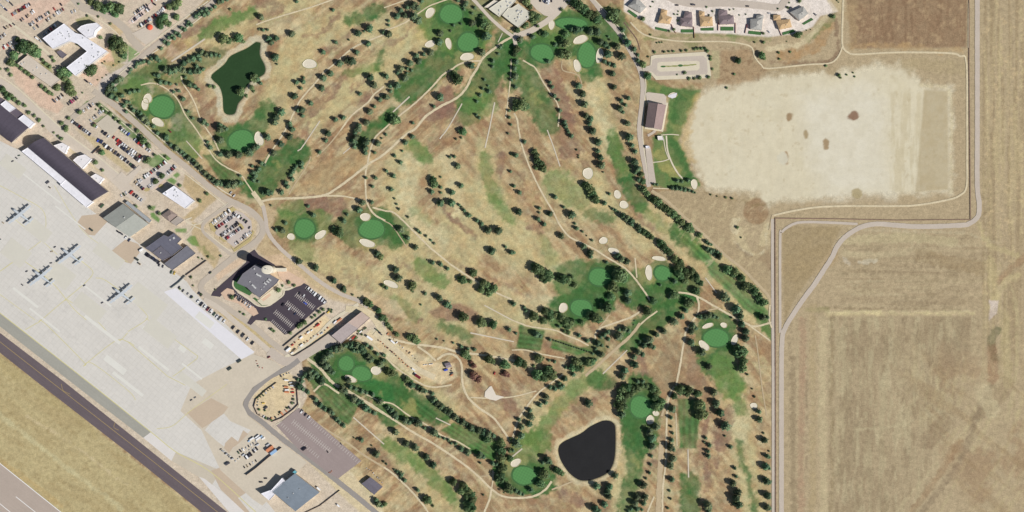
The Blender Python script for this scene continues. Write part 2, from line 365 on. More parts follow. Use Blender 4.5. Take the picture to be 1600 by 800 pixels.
V3 = fbm(8, 31, 4, cy=60); V4 = fbm(26, 32, 4, cy=90)
blend(E3 * 0.5, (166, 150, 120)); blend(E3 * ss((V3 - 0.48) / 0.14) * 0.5, (178, 166, 132)); blend(E3 * ss((V4 - 0.5) / 0.14) * 0.55, (148, 131, 104)); blend(E3 * ss((fbm(6,33,3,cy=22) - 0.56) / 0.12) * 0.4, (142, 125, 98)); blend(E3 * ss((fbm(10,34,3,cy=40) - 0.6) / 0.1) * 0.45, (186, 174, 140))
rf = random.Random(77)
for i in range(26):                     # mower and plough lines
    y_ = rf.uniform(366, 484); x_ = rf.uniform(1300, 1400); stroke([(x_, y_), (x_ + rf.uniform(60, 180), y_ + rf.uniform(-1, 1))], 1.8, rf.choice([(190,176,142),(150,134,106),(142,126,100)]), .55, 2, .1, .5)
for i in range(30):
    x_ = rf.choice([rf.uniform(1230, 1290), rf.uniform(1300, 1500)]); y_ = rf.uniform(495, 640); stroke([(x_, y_), (x_ + rf.uniform(-2, 2), y_ + rf.uniform(60, 160))], 2.0, rf.choice([(186,173,138),(148,132,106),(182,168,134)]), .5, 2.5, .3, .5)
for i in range(46):
    x_ = rf.uniform(1536, 1600); y_ = rf.uniform(-20, 480); stroke([(x_, y_), (x_, y_ + rf.uniform(60, 200))], 1.8, rf.choice([(192,176,134),(146,128,98),(196,180,140)]), .5, 2, 0, .5)
for p_, w_, c_ in [([(1330,356),(1400,362),(1500,364),(1560,380)],3,(190,178,146)),([(1320,375),(1420,372),(1490,378)],14,(190,178,140)),([(1345,410),(1368,407)],5,(214,206,182)),([(1318,404),(1326,412)],6,(198,188,166)),([(1290,488),(1400,487),(1520,486)],3,(198,186,150)),([(1285,482),(1400,483),(1500,484)],3,(140,124,96)),
    ([(1480,640),(1400,665),(1330,670)],3,(182,170,136)),([(1400,800),(1450,740),(1490,690),(1530,655)],3,(188,174,138)),([(1560,640),(1520,700),(1490,760),(1470,800)],3,(186,172,134)),([(1600,620),(1570,700),(1520,780)],4,(180,164,126)),([(1575,420),(1590,500),(1585,600),(1570,660)],4,(184,170,132)),([(1530,350),(1545,380),(1590,400)],8,(190,176,132))]:
    stroke(p_, w_, c_, .6, 3, .3, .3)
# curved furrows bottom right
D4 = np.hypot(GX - 1330, (GY - 560) * 0.9); E4 = ss((GX - 1440 + (GY - 800) * -0.55 - 60) / 50) * ss((GY - 500) / 120)
blend(E4 * (0.5 + 0.5 * np.sin(D4 / 2.1 + NM * 7)) * 0.4 * ss((NM - .3) / .3), (186, 172, 132)); blend(E4 * ss((NB - .5) / .2) * .5, (150, 122, 94))
blend(E4 * ss((fbm(12, 44, 3, cy=90, ang=-50) - .5) / .2) * .4, (150, 128, 96))
for p, w, c, a in [([(1440,800),(1480,750),(1510,700),(1530,640),(1550,600)],10,(124,108,88),.5),([(1425,800),(1465,745),(1500,690)],10,(150,122,92),.6),([(1520,650),(1545,640)],16,(130,112,88),.45),([(1545,640),(1575,600)],22,(130,110,84),.4),
 ([(1535,610),(1550,640)],26,(196,184,148),.6),([(1555,560),(1548,530),(1560,515)],12,(96,100,72),.8),([(1550,545),(1552,590)],18,(150,116,90),.6),([(1475,660),(1450,690)],26,(132,112,88),.5),([(1560,440),(1580,420),(1605,400)],10,(150,120,92),.6),
 ([(1550,480),(1570,440),(1590,430)],9,(202,188,142),.6),([(1570,490),(1575,600)],14,(182,168,126),.6),([(1548,410),(1555,480)],16,(196,182,134),.5),([(1440,400),(1530,420)],20,(146,126,94),.5),
 ([(1254,500),(1252,650),(1252,820)],10,(164,132,108),.55),([(1286,500),(1286,650),(1287,820)],12,(192,179,142),.6),([(1238,560),(1240,820)],8,(140,124,98),.7),([(1290,490),(1520,489)],5,(206,192,146),.8),([(1260,485),(1290,484)],8,(140,136,92),.7),([(1270,480),(1270,820)],10,(168,150,112),.5),
 ([(1300,494),(1300,820)],5,(146,130,98),.6),([(1240,420),(1290,400)],40,(166,142,104),.5),([(1320,395),(1360,400),(1420,392)],12,(190,177,142),.5)]:
    stroke(p, w, c, a, 5, .25)
fill([(1545,470),(1560,470),(1558,486),(1546,502)], (206, 192, 182), .85, 3)
fill([(1222,358),(1240,353),(1316,354),(1300,385),(1240,470),(1226,505)], (158, 140, 106), .85, 4, .1)
# pale field
FP = [(1100,140),(1160,128),(1215,118),(1300,112),(1380,103),(1420,100),(1440,132),(1485,136),(1488,300),(1360,306),(1290,310),(1208,316),(1190,330),(1180,300),(1110,296),(1090,272),(1074,240),(1072,200),(1084,165)]
fill(FP, (212, 203, 176), .97, 18, 1.4, .06)
s = win(FP, 0); ins = ss(-sdp(GX[s], GY[s], FP) / 30)
blend(ins * ss((V4[s] - .45) / .4) * .5, (212, 205, 180), s); blend(ins * ss((fbm(30, 51)[s] - .55) / .3) * .4, (198, 187, 154), s)
blend(ins * ss((fbm(4, 52, 3, cy=50)[s] - .5) / .25) * .18, (194, 182, 150), s); blend(ins * ss((fbm(7, 57, 3)[s] - .7) / .1) * .3, (168, 148, 110), s)
fill([(1255,150),(1350,130),(1385,150),(1388,300),(1290,305),(1262,240)], (215, 209, 190), .8, 50, 1.5)
blend(ss((GX - 1388) / 6) * ss((1442 - GX) / 5) * ss((GY - 140) / 8) * ss((304 - GY) / 8) * ss((fbm(5, 55, 3, cy=40) - .4) / .2) * .5, (190, 177, 144))
fill([(1444,140),(1481,142),(1482,296),(1430,300),(1438,220)], (172, 156, 122), .8, 5, .15)
stroke([(1440,134),(1478,136),(1486,150),(1486,300)], 4, (206, 194, 158), .7, 3, .1); stroke([(1420,100),(1485,104),(1505,110)], 22, (170,154,118), .6, 8)
stroke([(1088,150),(1078,180),(1072,215),(1078,250)], 12, (196, 168, 112), .6, 6)
for (x, y, rx, ry, c) in [(1333,182,8,8,(140,104,80)),(1234,182,5,6,(160,132,98)),(1290,225,5,9,(168,142,106)),(1260,210,4,8,(172,150,112)),(1229,246,4,11,(166,136,100)),(1340,302,8,10,(180,164,124)),(1224,247,9,10,(204,198,176))]:
    fill(ell(x, y, rx, ry, 0, 14), tuple(int(v * .94) for v in c) if c[0] < 190 else c, .95, 3, .5, .1)
fill(ell(1181,330,20,21), (150, 124, 94), .9, 4, .2)
fill([(1028,302),(1090,300),(1150,310),(1148,380),(1190,395),(1200,420),(1205,470),(1140,400),(1060,340)], (168, 150, 118), .85, 6)
blend(ss((fbm(5, 61, 3, cy=14, ang=45) - .55) / .15) * .5 * ss((GX - 1040) / 10) * ss((1200 - GX) / 6) * ss((GY - 305) / 6) * ss((430 - GY) / 10) * ss((GX - GY * 0.9 - 715) / 20), (196, 180, 142))
stroke([(1150,345),(1165,390),(1185,400),(1196,380),(1200,355)], 12, (196,182,144), .8, 5); stroke([(1190,395),(1204,410)], 18, (138,114,88), .6, 6); stroke([(1148,345),(1150,362)], 12, (206,194,160), .7, 4)
stroke([(1148,378),(1156,388),(1170,397),(1188,398),(1196,388),(1198,366),(1200,350)], 2.5, (200,188,156), .7, 2, .1, .1); stroke([(1150,382),(1160,393),(1175,401),(1190,401)], 2, (128,106,84), .6, 2, .1, .1)
stroke([(1100,300),(1170,318),(1205,318)], 4, (140,122,88), .6, 3)
fill([(1322,-10),(1512,-10),(1510,74),(1330,76)], (142, 116, 90), .92, 5, .1, .2)
blend(ss((fbm(9, 71) - .55) / .15) * .55 * ss((GX - 1322) / 4) * ss((1510 - GX) / 3) * ss((74 - GY) / 4), (176, 152, 118))
blend(ss((fbm(5, 72, cy=30) - .5) / .2) * .4 * ss((GX - 1322) / 4) * ss((1510 - GX) / 3) * ss((74 - GY) / 4), (122, 96, 74))
stroke([(1332,0),(1330,70)], 14, (170,148,112), .7, 5); stroke([(1330,68),(1420,76),(1505,78)], 8, (186,156,112), .6, 4)
fill([(1128,80),(1170,75),(1180,95),(1200,110),(1180,125),(1120,135)], (162, 136, 104), .8, 7)
blend(ss((fbm(5, 73) - .55) / .12) * .5 * ss((GX - 1120) / 6) * ss((1200 - GX) / 6) * ss((130 - GY) / 6) * ss((GY - 70) / 4), (134,108,82))
stroke([(1205,97),(1300,95),(1308,60),(1306,30)], 5, (128, 104, 84), .8, 3, .2); stroke([(1225,88),(1275,70),(1295,40)], 18, (170, 134, 92), .75, 8); stroke([(1262,60),(1285,40),(1300,28)], 10, (126, 132, 88), .8, 5)
stroke([(1200,76),(1250,68),(1280,40),(1295,22)], 8, (210,196,160), .8, 4, .2); stroke([(1200,112),(1300,108)], 10, (160,142,108), .5, 6)
stroke([(1010,60),(1070,57),(1130,55),(1200,60)], 7, (132,136,88), .7, 5); stroke([(1078,70),(1088,66)], 16, (120,128,80), .7, 5); stroke([(1142,52),(1145,62)], 10, G, .6, 5)
fill([(1112,78),(1124,80),(1126,122),(1114,122)], (176, 170, 130), .7, 4)
# houses' lots
fill([(975,-10),(1290,-10),(1310,18),(1282,25),(1270,42),(1245,52),(1200,58),(1130,52),(1070,52),(1020,45),(1000,30),(975,18)], (226, 216, 206), .95, 3, .1, .1)
fill([(1290,-10),(1318,-10),(1316,20),(1300,18)], (196, 180, 142), .8, 4)
# town, apron surroundings, infield
fill([(-30,-30),(350,-30),(240,80),(158,150),(170,165),(205,197),(300,272),(352,310),(400,335),(420,360),(400,390),(440,420),(520,465),(560,475),(600,500),(610,540),(560,530),(510,530),(470,560),(480,620),(470,640),(600,800),(600,830),(380,830),(200,680),(-30,500)], (204, 190, 170), .95, 3, .15, .1)
blend(ss((NM - .5) / .2) * .35 * ss((300 - GX) / 30) * ss((260 - GY) / 30), (206, 180, 158))
for pts, c in [([(0,55),(45,52),(85,88),(60,100),(30,90),(0,75)],(208,192,172)),([(15,100),(35,105),(100,165),(88,178),(60,165),(25,130)],(216,184,160)),([(10,16),(50,0),(110,0),(60,40),(20,30)],(210,180,160)),([(120,115),(150,100),(175,110),(150,135)],(212,182,158)),
 ([(150,85),(175,70),(190,90),(180,105),(160,100)],(206,170,140)),([(150,150),(205,105),(205,90),(160,120)],(196,186,176)),([(95,200),(165,262),(155,270),(100,232)],(200,184,150)),([(118,200),(150,218),(205,262),(200,270),(150,232)],(192,174,128)),
 ([(200,270),(235,262),(300,300),(260,270)],(210,200,180)),([(230,280),(245,270),(262,285),(245,300)],(214,190,172)),([(290,270),(340,310),(300,345),(285,340),(310,320),(285,290)],(178,156,112)),([(300,345),(318,352),(345,395),(335,420),(300,380)],(184,162,118)),
 ([(318,352),(360,322),(402,345),(400,372),(370,392),(350,388)],(196,176,140)),([(365,305),(400,320),(410,340),(418,360),(400,395),(440,425),(520,470),(560,478),(640,500),(620,470),(520,440),(420,380),(430,330),(400,310)],(196,176,140)),
 ([(335,430),(385,395),(395,400),(340,440)],(212,184,154)),([(340,470),(400,510),(440,545),(420,545),(340,488)],(190,170,120)),([(400,405),(440,395),(480,440),(500,455),(470,440),(430,440)],(206,180,150)),
 ([(395,620),(440,575),(465,590),(462,620),(430,655),(405,645)],(212,192,150)),([(445,545),(508,492),(525,512),(462,556)],(222,200,156)),([(560,530),(640,585),(690,600),(715,590),(710,568),(680,565),(620,535),(580,515)],(214,198,160)),
 ([(300,610),(330,590),(400,560),(420,590),(385,620),(400,660),(370,670)],(196,184,162)),([(330,620),(360,640),(315,668),(282,642)],(182,166,148)),([(385,720),(450,700),(470,730),(420,780),(380,760)],(212,202,184)),([(460,700),(560,800),(600,800),(560,730)],(206,190,150))]:
    fill(pts, c, .8, 4, .3, .2)
fill([(118,30),(140,24),(150,33),(138,42),(122,38)], (150,150,96), .8, 3, .2); fill([(168,38),(178,32),(195,48),(185,58)], (200,176,130), .7, 3); fill([(170,62),(178,52),(200,72),(196,95),(180,100)], (120,140,80), .8, 3)
fill([(160,100),(172,95),(195,100),(200,98),(175,115)], (160,150,90), .6, 3); fill([(200,70),(218,83),(200,97)], (96,140,70), .95, 2, .1)
fill([(60,95),(80,100),(82,115),(70,112)], (136,140,84), .8, 3); fill([(96,130),(108,120),(116,130),(104,136)], (120,136,74), .8, 3)
fill([(120,175),(135,158),(150,155),(205,200),(198,203),(160,175),(148,162),(138,164),(127,178)], (88,126,62), .9, 2, .1); fill([(142,190),(158,180),(165,180),(160,186),(150,192)], (110,136,76), .8, 2)
fill([(186,204),(205,200),(235,225),(237,232),(225,228)], (76,116,56), .9, 2, .1); fill([(228,252),(250,240),(262,240),(268,248),(245,262),(235,260)], (84,130,58), .95, 2, .1)
for p in [[(260,282),(268,277),(277,283),(272,289)],[(270,274),(277,269),(282,273),(275,279)],[(230,322),(244,322),(240,330),(232,328)],[(234,333),(240,332),(250,342),(248,348),(236,340)],[(272,357),(292,357),(291,364),(275,363)],[(291,375),(297,368),(305,368),(312,386),(300,384)]]:
    fill(p, (92, 136, 62), .9, 2, .1)
stroke([(300,380),(320,392),(330,402)], 5, (130,136,84), .7, 3)
# infield between taxiway and runway
fill([(-30,535),(60,600),(330,815),(95,815),(-30,705)], (182, 168, 126), .97, 3, .1, .1)
EI = ss(-sdp(GX, GY, [(-30,535),(60,600),(330,815),(95,815),(-30,705)]) / 6)
blend(EI * ss((fbm(14, 81, 4, cy=60, ang=-52) - .5) / .2) * .5, (166, 148, 108)); blend(EI * ss((fbm(5, 82) - .55) / .15) * .35, (150, 132, 92))
stroke([(-10,640),(40,680),(110,735),(190,795)], 7, (196,188,148), .7, 4, .1); stroke([(40,650),(100,685),(200,760)], 3, (204,188,150), .7, 3, .1); stroke([(0,560),(60,610),(150,670)], 18, (170,154,110), .6, 8)
stroke([(0,720),(50,755),(95,790)], 8, (186,160,110), .6, 4, .1)
# shores
PONDL = [(330,117),(350,100),(360,87),(385,75),(400,65),(407,66),(406,85),(414,103),(413,115),(402,122),(393,126),(384,137),(378,145),(381,151),(372,162),(366,178),(350,176),(347,150),(342,135),(332,125)]
PONDR = [(942,657),(955,658),(960,662),(962,675),(961,712),(955,732),(945,742),(925,750),(907,751),(892,742),(882,730),(874,715),(872,700),(880,690),(907,677),(922,666)]
PL = [tuple(p) for p in cr(PONDL, True, 4)]; PR = [tuple(p) for p in cr(PONDR, True, 4)]
HZ = np.zeros((NY, NX))
SHW = 0
for P, wd, c, off in ((PL, 8, (200, 189, 160), 0), (PR, 6, (200, 186, 150), 0)):
    s = win(P, 30); d = sdp(GX[s] , GY[s], P); d2 = d + (NM[s] - .5) * 7 + (NS[s] - .5) * 7
    blend(ss((wd + 3 - d2) / 4) * .9, c, s)
    if P is PL: blend(ss((NS[s] - .5) / .2) * ss((wd - d2) / 3) * .5, (170, 152, 118), s)
    blend(ss((1.5 - d) / 2.5) * .9, (84, 84, 58), s)
    HZ[s] = np.minimum(HZ[s], -2.2 * ss((2.2 - d) / 6.0))
stroke([(372,186),(362,190),(350,186)], 9, (200,190,160), .8, 4)
# overall fine clumping
inG = ss((1200 - GX) / 10) * ss(-sdp(GX, GY, [(340,-20),(975,-20),(1000,120),(1010,300),(1205,470),(1210,820),(600,820),(470,620),(600,500),(420,330),(170,150)]) / 8 + .5)
AD2 = np.where(GX < 720, fbm(12, 110, 4, cy=4, ang=-38), fbm(12, 111, 4, cy=4, ang=50))
inF = np.zeros((NY, NX)); s = win(FP, 10); inF[s] = ss(-sdp(GX[s], GY[s], FP) / 10)
C3 *= (1 + (0.16 + .12 * inG - .1 * inF) * (NS - .5) + 0.10 * (NM - .5) + .34 * inG * (AD2 - .5))[..., None]
hue = (fbm(11, 112, 3) - .5)[..., None] * inG[..., None]
C3 *= 1 + hue * np.array([.22, -.02, -.16])

# extend the sheet to the horizon with coarse rings
ex = [300, 900, 2500, 7000, 16000]
def stretch(v, lo, hi): return np.concatenate([[lo - e for e in ex[::-1]], v, [hi + e for e in ex]])
fx = stretch(gx, gx[0], gx[-1]); fy = stretch(gy, gy[0], gy[-1]); n = len(ex)
FX, FY = np.meshgrid(fx, fy)
CC = np.pad(C3, ((n, n), (n, n), (0, 0)), mode='edge')
AL = np.pad(1 - .75 * inF, n, constant_values=1); far = np.ones(FX.shape); far[n:-n, n:-n] = 0
CC[far > 0] = CC[far > 0] * 0.3 + L3((176, 160, 122)) * 0.7
ZZ = np.pad(HZ, n)
ny, nx = FX.shape
co = np.stack([FX - 800, 400 - FY, ZZ], -1).reshape(-1, 3)
idx = np.arange(ny * nx).reshape(ny, nx)
quads = np.stack([idx[1:, :-1], idx[1:, 1:], idx[:-1, 1:], idx[:-1, :-1]], -1).reshape(-1)
me = bpy.data.meshes.new("ground")
nf = len(quads) // 4
me.vertices.add(ny * nx); me.loops.add(nf * 4); me.polygons.add(nf)
me.vertices.foreach_set("co", co.ravel()); me.loops.foreach_set("vertex_index", quads)
me.polygons.foreach_set("loop_start", np.arange(nf) * 4)
me.update(calc_edges=True)
ca = me.color_attributes.new("cover", 'FLOAT_COLOR', 'POINT')
rgba = np.ones((ny * nx, 4)); rgba[:, :3] = CC.reshape(-1, 3); rgba[:, 3] = AL.ravel(); ca.data.foreach_set("color", rgba.ravel())
gm = bpy.data.materials.new("ground_cover"); gm.use_nodes = True
nt = gm.node_tree; N = nt.nodes; L = nt.links; b = N["Principled BSDF"]
b.inputs["Roughness"].default_value = 0.95; b.inputs["Specular IOR Level"].default_value = 0.05
at = N.new("ShaderNodeAttribute"); at.attribute_name = "cover"
geo = N.new("ShaderNodeNewGeometry")
def nz(scale, det, rough=0.6):
    t = N.new("ShaderNodeTexNoise"); t.inputs["Scale"].default_value = scale; t.inputs["Detail"].default_value = det; t.inputs["Roughness"].default_value = rough
    L.new(geo.outputs["Position"], t.inputs["Vector"]); return t
a = nz(0.16, 6, .7); c = nz(0.55, 3, .7)
ad = N.new("ShaderNodeMath"); ad.operation = 'ADD'; L.new(a.outputs[0], ad.inputs[0]); L.new(c.outputs[0], ad.inputs[1])
mr = N.new("ShaderNodeMapRange"); mr.inputs["From Min"].default_value = .7; mr.inputs["From Max"].default_value = 1.3; mr.inputs["To Min"].default_value = .72; mr.inputs["To Max"].default_value = 1.28
L.new(ad.outputs[0], mr.inputs["Value"])
vm = N.new("ShaderNodeVectorMath"); vm.operation = 'SCALE'; L.new(at.outputs["Color"], vm.inputs[0]); g1 = N.new("ShaderNodeMath"); g1.operation = 'SUBTRACT'; g1.inputs[1].default_value = 1; L.new(mr.outputs[0], g1.inputs[0])
g2 = N.new("ShaderNodeMath"); g2.operation = 'MULTIPLY_ADD'; g2.inputs[2].default_value = 1; L.new(g1.outputs[0], g2.inputs[0]); L.new(at.outputs["Alpha"], g2.inputs[1])
L.new(g2.outputs[0], vm.inputs["Scale"]); L.new(vm.outputs[0], b.inputs["Base Color"])
link("ground", me, [gm], kind='structure')

# ------------------------------------------------------------------ water
def water(name, P, rgb, z, label):
    m = mat("water_%d" % rgb[0], rgb, amp=.1, scale=.05, fine=.4, rough=.5, spec=.1, bump=.05)
    patch(name, [(x + (x - sum(q[0] for q in P) / len(P)) * .06, y + (y - sum(q[1] for q in P) / len(P)) * .06) for x, y in P], m, z=z, label=label)
water("pond_water", PL, (48, 72, 44), -0.9, "dark green water of the jagged pond at the upper left of the course")
water("pond_water", PR, (41, 41, 42), -0.9, "near-black water of the rounded triangular pond low on the course")

# ------------------------------------------------------------------ greens and bunkers
m_fringe = mat("fringe_turf", (70, 108, 64), .16, .05, .4, bump=.2)
def green_mat(name, rgb, k=1):
    m = mat(name, rgb, .10, .05, .5)
    return m
m_green = bpy.data.materials.new("putting_turf"); m_green.use_nodes = True
nt = m_green.node_tree; N = nt.nodes; L = nt.links; b = N["Principled BSDF"]; b.inputs["Roughness"].default_value = .85; b.inputs["Specular IOR Level"].default_value = .1
geo = N.new("ShaderNodeNewGeometry"); acc = None
for ang in (0.5, 2.07):
    mp = N.new("ShaderNodeMapping"); mp.inputs["Rotation"].default_value = (0, 0, ang); L.new(geo.outputs["Position"], mp.inputs[0])
    wv = N.new("ShaderNodeTexWave"); wv.inputs["Scale"].default_value = 0.075; wv.inputs["Distortion"].default_value = .6; L.new(mp.outputs[0], wv.inputs["Vector"])
    if acc is None: acc = wv.outputs["Fac"]
    else:
        q = N.new("ShaderNodeMath"); q.operation = 'ADD'; L.new(acc, q.inputs[0]); L.new(wv.outputs["Fac"], q.inputs[1]); acc = q.outputs[0]
nn = N.new("ShaderNodeTexNoise"); nn.inputs["Scale"].default_value = .12; nn.inputs["Detail"].default_value = 4; L.new(geo.outputs["Position"], nn.inputs["Vector"])
q = N.new("ShaderNodeMath"); q.operation = 'ADD'; L.new(acc, q.inputs[0]); L.new(nn.outputs[0], q.inputs[1])
mr = N.new("ShaderNodeMapRange"); mr.inputs["From Min"].default_value = .5; mr.inputs["From Max"].default_value = 2.5; mr.inputs["To Min"].default_value = .9; mr.inputs["To Max"].default_value = 1.1
L.new(q.outputs[0], mr.inputs["Value"])
vm = N.new("ShaderNodeVectorMath"); vm.operation = 'SCALE'; vm.inputs[0].default_value = alb((88, 138, 82)); L.new(mr.outputs[0], vm.inputs["Scale"]); L.new(vm.outputs[0], b.inputs["Base Color"])

GREENS = [(253,167,20,16,0),(377,220,19,17,0),(705,22,17,15,10),(731,66,16,14,0),(847,83,17,14,-15),(893,37,24,9,-3),(917,86,13,20,5),(476,357,16,14,0),(581,358,20,14,0),
 (937,433,17,13,0),(908,481,16,13,0),(1035,427,12,11,0),(1119,528,19,14,-5),(1001,636,16,17,0),(819,743,18,14,0),(541,568,12,11,0),(565,584,15,11,-20)]
for i, (x, y, rx, ry, ro) in enumerate(GREENS):
    patch("green_fringe", ell(x, y, rx + 2.6, ry + 2.6, ro, 22, .05, i), m_fringe, smooth=True)
m_pole = mat("flag_pole_paint", (230, 230, 225), .05)
for i, (x, y, rx, ry, ro) in enumerate(GREENS):
    patch("putting_green", ell(x, y, rx, ry, ro, 22, .035, i), m_green, smooth=True)
m_sand = mat("bunker_sand", (218, 209, 188), .08, .1, .7, bump=.3)
m_lip = mat("bunker_lip", (150, 146, 96), .2, .2, .8)
BUNK = [(231,154,8,7,40),(227,163,6,9,-10),(247,191,11,6,-22),(405,217,7,12,10),(484,100,11,8,0),(672,20,6,10,-32),(672,69,8,6,15),(701,68,5,9,10),(730,89,12,6,2),(862,39,5,8,5),(907,62,13,6,22),
 (937,87,6,12,-5),(902,103,6,10,15),(455,370,7,5,-20),(501,367,10,6,35),(571,339,9,6,5),(574,380,13,6,-14),(611,444,13,5,-18),(919,271,8,10,20),(965,304,6,7,20),(975,320,8,6,-15),(943,376,7,6,0),
 (959,392,9,5,-10),(880,481,7,8,0),(1030,404,11,4,-8),(1014,426,6,12,5),(1106,509,9,4,22),(1131,508,6,4,-15),(1148,531,5,9,-30),(1100,540,6,10,45),(548,592,10,5,-20),(588,579,9,7,-20),
 (806,723,9,6,22),(1016,656,6,8,-10),(1025,646,6,4,-10),(1178,634,6,5,0),(1085,288,5,9,8),(1051,149,8,4,15)]
for i, (x, y, rx, ry, ro) in enumerate(BUNK):
    P = cr(ell(x, y, rx, ry, ro, 12, .07, i), True, 2)
    n = len(P); z = nextz() + .1; vs = []; fs = []; c = np.array([x, y], float)
    for k_, (sc_, zz) in enumerate(((1.08, 0.02), (.97, z + .35), (.86, z - .12), (.5, z - .13))):
        vs += [W(c + (p - c) * sc_, zz) for p in P]
    for k_ in range(3):
        fs += [(k_ * n + j, k_ * n + (j + 1) % n, (k_ + 1) * n + (j + 1) % n, (k_ + 1) * n + j) for j in range(n)]
    fs.append(tuple(3 * n + j for j in range(n)))
    me_ = mesh("sand_bunker", vs, fs, [1] * n + [0] * (2 * n + 1))
    link("sand_bunker", me_, [m_sand, m_lip], kind='structure')
